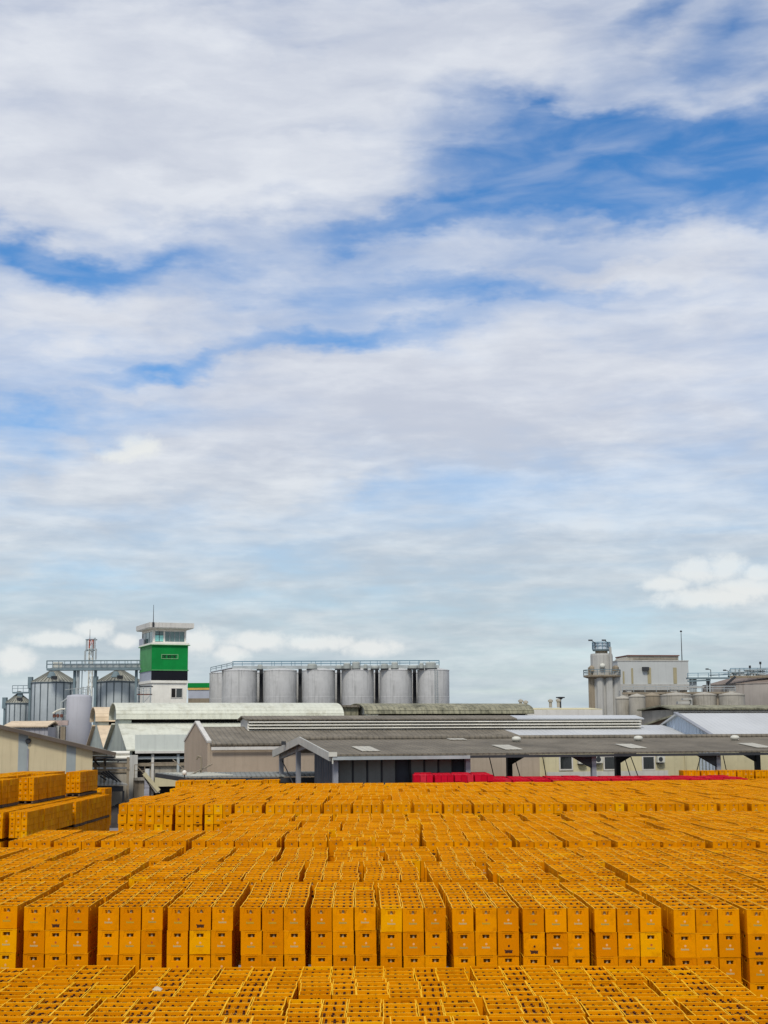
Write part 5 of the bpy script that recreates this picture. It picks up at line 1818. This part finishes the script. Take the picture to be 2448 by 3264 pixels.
def nth(n):
    if n < 20:
        return ONES[n]
    if n % 10 == 0:
        return {20: 'twentieth', 30: 'thirtieth', 40: 'fortieth'}[n]
    return {2: 'twenty', 3: 'thirty', 4: 'forty'}[n // 10] + '-' + ONES[n % 10]


PR = {0: 'pale green print', 1: 'whitish print', 2: 'faded print', 3: 'black print'}
rows_f = sorted(set(c[6]['row'] for c in field[:300 - len(wall)]), reverse=True)      # nearest row first
rank = {}
for r_ in rows_f:
    cs = sorted(set(c[6]['col'] for c in field if c[6]['row'] == r_))
    for i, q in enumerate(cs):
        rank[(r_, q)] = i + 1
ROWN = ['nearest row', 'second row back', 'third row back', 'fourth row back', 'fifth row back']
COLN = {0: 'left column', 1: 'middle column', 2: 'right column'}


def crate_label(c):
    i = c[6]
    if c[5] == 1:
        n = order[(i['col'], i['ci'])] + 1
        return '%s crate with %s, %s stack from left in the crate wall' % (('top', 'second-from-top', 'third-from-top')[i['layer']], PR[c[4]], nth(n))
    n_in = 4 if i['wide'] else 3
    pos = ('nearest', 'second', 'third', 'farthest') if n_in == 4 else ('nearest', 'middle', 'farthest')
    return '%s crate, %s of %s load from left, foreground %s' % (pos[i['ri']], COLN[i['ci']], nth(rank[(i['row'], i['col'])]), ROWN[rows_f.index(i['row'])])


def make_crate(c):
    o = bpy.data.objects.new('bottle_crate', ME_BODY)
    COL.objects.link(o)
    o.location = (c[0], c[1], c[2])
    o.rotation_euler = (0, 0, c[3])
    g = 'yellow crates in the front wall of stacks' if c[5] == 1 else 'yellow crates on top of the foreground stacks'
    tag(o, crate_label(c), 'crate', g)
    inst(ME_GRID, 'bottle_divider', o)
    if c[5] == 1:
        inst(ME_PRINT[c[4]][0], 'printed_word', o)
        inst(ME_PRINT[c[4]][1], 'printed_emblem', o)
    return o


for c in singles:
    make_crate(c)


# ---- the rest as one object each, placed by geometry nodes ----------------------
def scatter(name, pts, protos, label):
    me = bpy.data.meshes.new(name)
    me.from_pydata([p[:3] for p in pts], [], [])
    a = me.attributes.new('turn', 'FLOAT', 'POINT')
    a.data.foreach_set('value', [p[3] for p in pts])
    a = me.attributes.new('pick', 'INT', 'POINT')
    a.data.foreach_set('value', [p[4] % len(protos) for p in pts])
    o = bpy.data.objects.new(name, me)
    COL.objects.link(o)
    o['kind'] = 'stuff'
    o['label'] = label
    ng = bpy.data.node_groups.new(name, 'GeometryNodeTree')
    ng.interface.new_socket('Geometry', in_out='INPUT', socket_type='NodeSocketGeometry')
    ng.interface.new_socket('Geometry', in_out='OUTPUT', socket_type='NodeSocketGeometry')
    gi, go = ng.nodes.new('NodeGroupInput'), ng.nodes.new('NodeGroupOutput')
    iop = ng.nodes.new('GeometryNodeInstanceOnPoints')
    jn = ng.nodes.new('GeometryNodeJoinGeometry')
    for p in reversed(protos):
        oi = ng.nodes.new('GeometryNodeObjectInfo')
        oi.inputs['Object'].default_value = p
        oi.inputs['As Instance'].default_value = False
        gt = ng.nodes.new('GeometryNodeGeometryToInstance')
        ng.links.new(oi.outputs['Geometry'], gt.inputs[0])
        ng.links.new(gt.outputs[0], jn.inputs[0])
    ng.links.new(gi.outputs[0], iop.inputs['Points'])
    ng.links.new(jn.outputs[0], iop.inputs['Instance'])
    iop.inputs['Pick Instance'].default_value = True
    na = ng.nodes.new('GeometryNodeInputNamedAttribute')
    na.data_type = 'INT'
    na.inputs['Name'].default_value = 'pick'
    ng.links.new(na.outputs['Attribute'], iop.inputs['Instance Index'])
    nb = ng.nodes.new('GeometryNodeInputNamedAttribute')
    nb.data_type = 'FLOAT'
    nb.inputs['Name'].default_value = 'turn'
    cb_ = ng.nodes.new('ShaderNodeCombineXYZ')
    ng.links.new(nb.outputs['Attribute'], cb_.inputs[2])
    e2r = ng.nodes.new('FunctionNodeEulerToRotation')
    ng.links.new(cb_.outputs[0], e2r.inputs[0])
    ng.links.new(e2r.outputs[0], iop.inputs['Rotation'])
    ng.links.new(iop.outputs[0], go.inputs[0])
    md = o.modifiers.new('stack', 'NODES')
    md.node_group = ng
    return o


rest = [c for c in crates if id(c) not in single_ids and c[5] != 'r' and c[2] > -.1]
scatter('yellow_crates', rest, PROTO, 'remaining yellow bottle crates stacked across the whole yard')
scatter('red_crates', [c for c in crates if c[5] == 'r'], PROTO_R, 'red bottle crates in a block behind the yellow ones')

# bottles: the nearest 300 singly, the rest as one object
near = [c for c in field if not c[6]['wide']]
n_b = 0
bl_nodes = []
done_b = set()
for c in near:
    if n_b + 12 > 300:
        break
    done_b.add(id(c))
    cs, sn = math.cos(c[3]), math.sin(c[3])
    for bi, (x_, y_) in enumerate(CELLS):
        jx, jy = x_ + cr.uniform(-.006, .006), y_ + cr.uniform(-.006, .006)
        o = bpy.data.objects.new('bottle', ME_BOTTLE)
        COL.objects.link(o)
        o.location = (c[0] + jx * cs - jy * sn, c[1] + jx * sn + jy * cs, c[2] + cr.uniform(-.004, .016))
        tag(o, '%s %s bottle in %s end-on crate, %s load from left, foreground %s' % (('front', 'second', 'third', 'back')[bi // 3], ('left', 'middle', 'right')[bi % 3],
            ('nearest', 'middle', 'farthest')[c[6]['ri']], nth(rank[(c[6]['row'], c[6]['col'])]), ROWN[rows_f.index(c[6]['row'])]), 'bottle', 'bottles in the end-on foreground crates')
        n_b += 1
top = [c for c in crates if c[5] != 'r' and c[2] > 0 and id(c) not in done_b and (c[6].get('layer', 0) == 0 or (c[5] in (1, 2) and c[6].get('row') == 0 and c[6].get('ri') == 0))]
scatter('bottles', [(c[0], c[1], c[2] + (-.003 if c[6] and c[6].get('wide') else .006), c[3], cr.randint(0, 4)) for c in top], PROTO_B, 'dark-lipped bottles standing inside the stacked crates')

# wooden pallets under the left-hand tiers
pl_top = None
plm = mat('grey_pallet_wood', lin(92, 78, 62), .95, var=.3, scale=3, rand=.4)
bmx = B().box(-.45, .45, -.05, .05, 0, .022).mesh('deck_board', plm)
bky = B().box(-.05, .05, -.6, .6, 0, .12).mesh('stringer', plm)
for x, y, z, nm, i in pallets:
    if True:
        pt = thing('wooden_pallet', 'weathered wooden pallet in the left crate pile, %s, %s from the front' % (nm, nth(i + 1)), 'pallet', (x, y, z + .002), 0, 'wooden pallets under the left crate pile')
        for yy in (-.5, -.25, 0, .25, .5):
            inst(bmx, 'deck_board', pt, (0, yy, .148))
        for yy in (-.5, 0, .5):
            inst(bmx, 'bottom_board', pt, (0, yy, 0))
        for xx in (-.4, 0, .4):
            inst(bky, 'stringer', pt, (xx, 0, .025))

# scrap of white plastic lying on the foreground crates
p = at(500, 3124, 19.2)
rg = B()
rg.smooth = True
rr_ = random.Random(5)
n_, m_ = 9, 5
for j in range(m_ + 1):
    for i in range(n_ + 1):
        t1, t2 = i / n_, j / m_
        rg.v.append((-.055 + .12 * t1 + rr_.uniform(-.006, .006), -.06 + .12 * t2 + rr_.uniform(-.006, .006), .04 * math.sin(math.pi * t1) ** .7 * math.sin(math.pi * t2) ** .7 + rr_.uniform(0, .010)))
for j in range(m_):
    for i in range(n_):
        rg.f.append((j * (n_ + 1) + i, j * (n_ + 1) + i + 1, (j + 1) * (n_ + 1) + i + 1, (j + 1) * (n_ + 1) + i))
        rg.mi.append(0)
        rg.sm.append(True)
o = rg.build('plastic_bag', mat('dull_white_film', lin(196, 178, 152), .6, var=.08, scale=20))
o.location = (p.x, p.y, Z0 + .005)
tag(o, 'crumpled scrap of white plastic lying on the foreground crates', 'plastic bag')
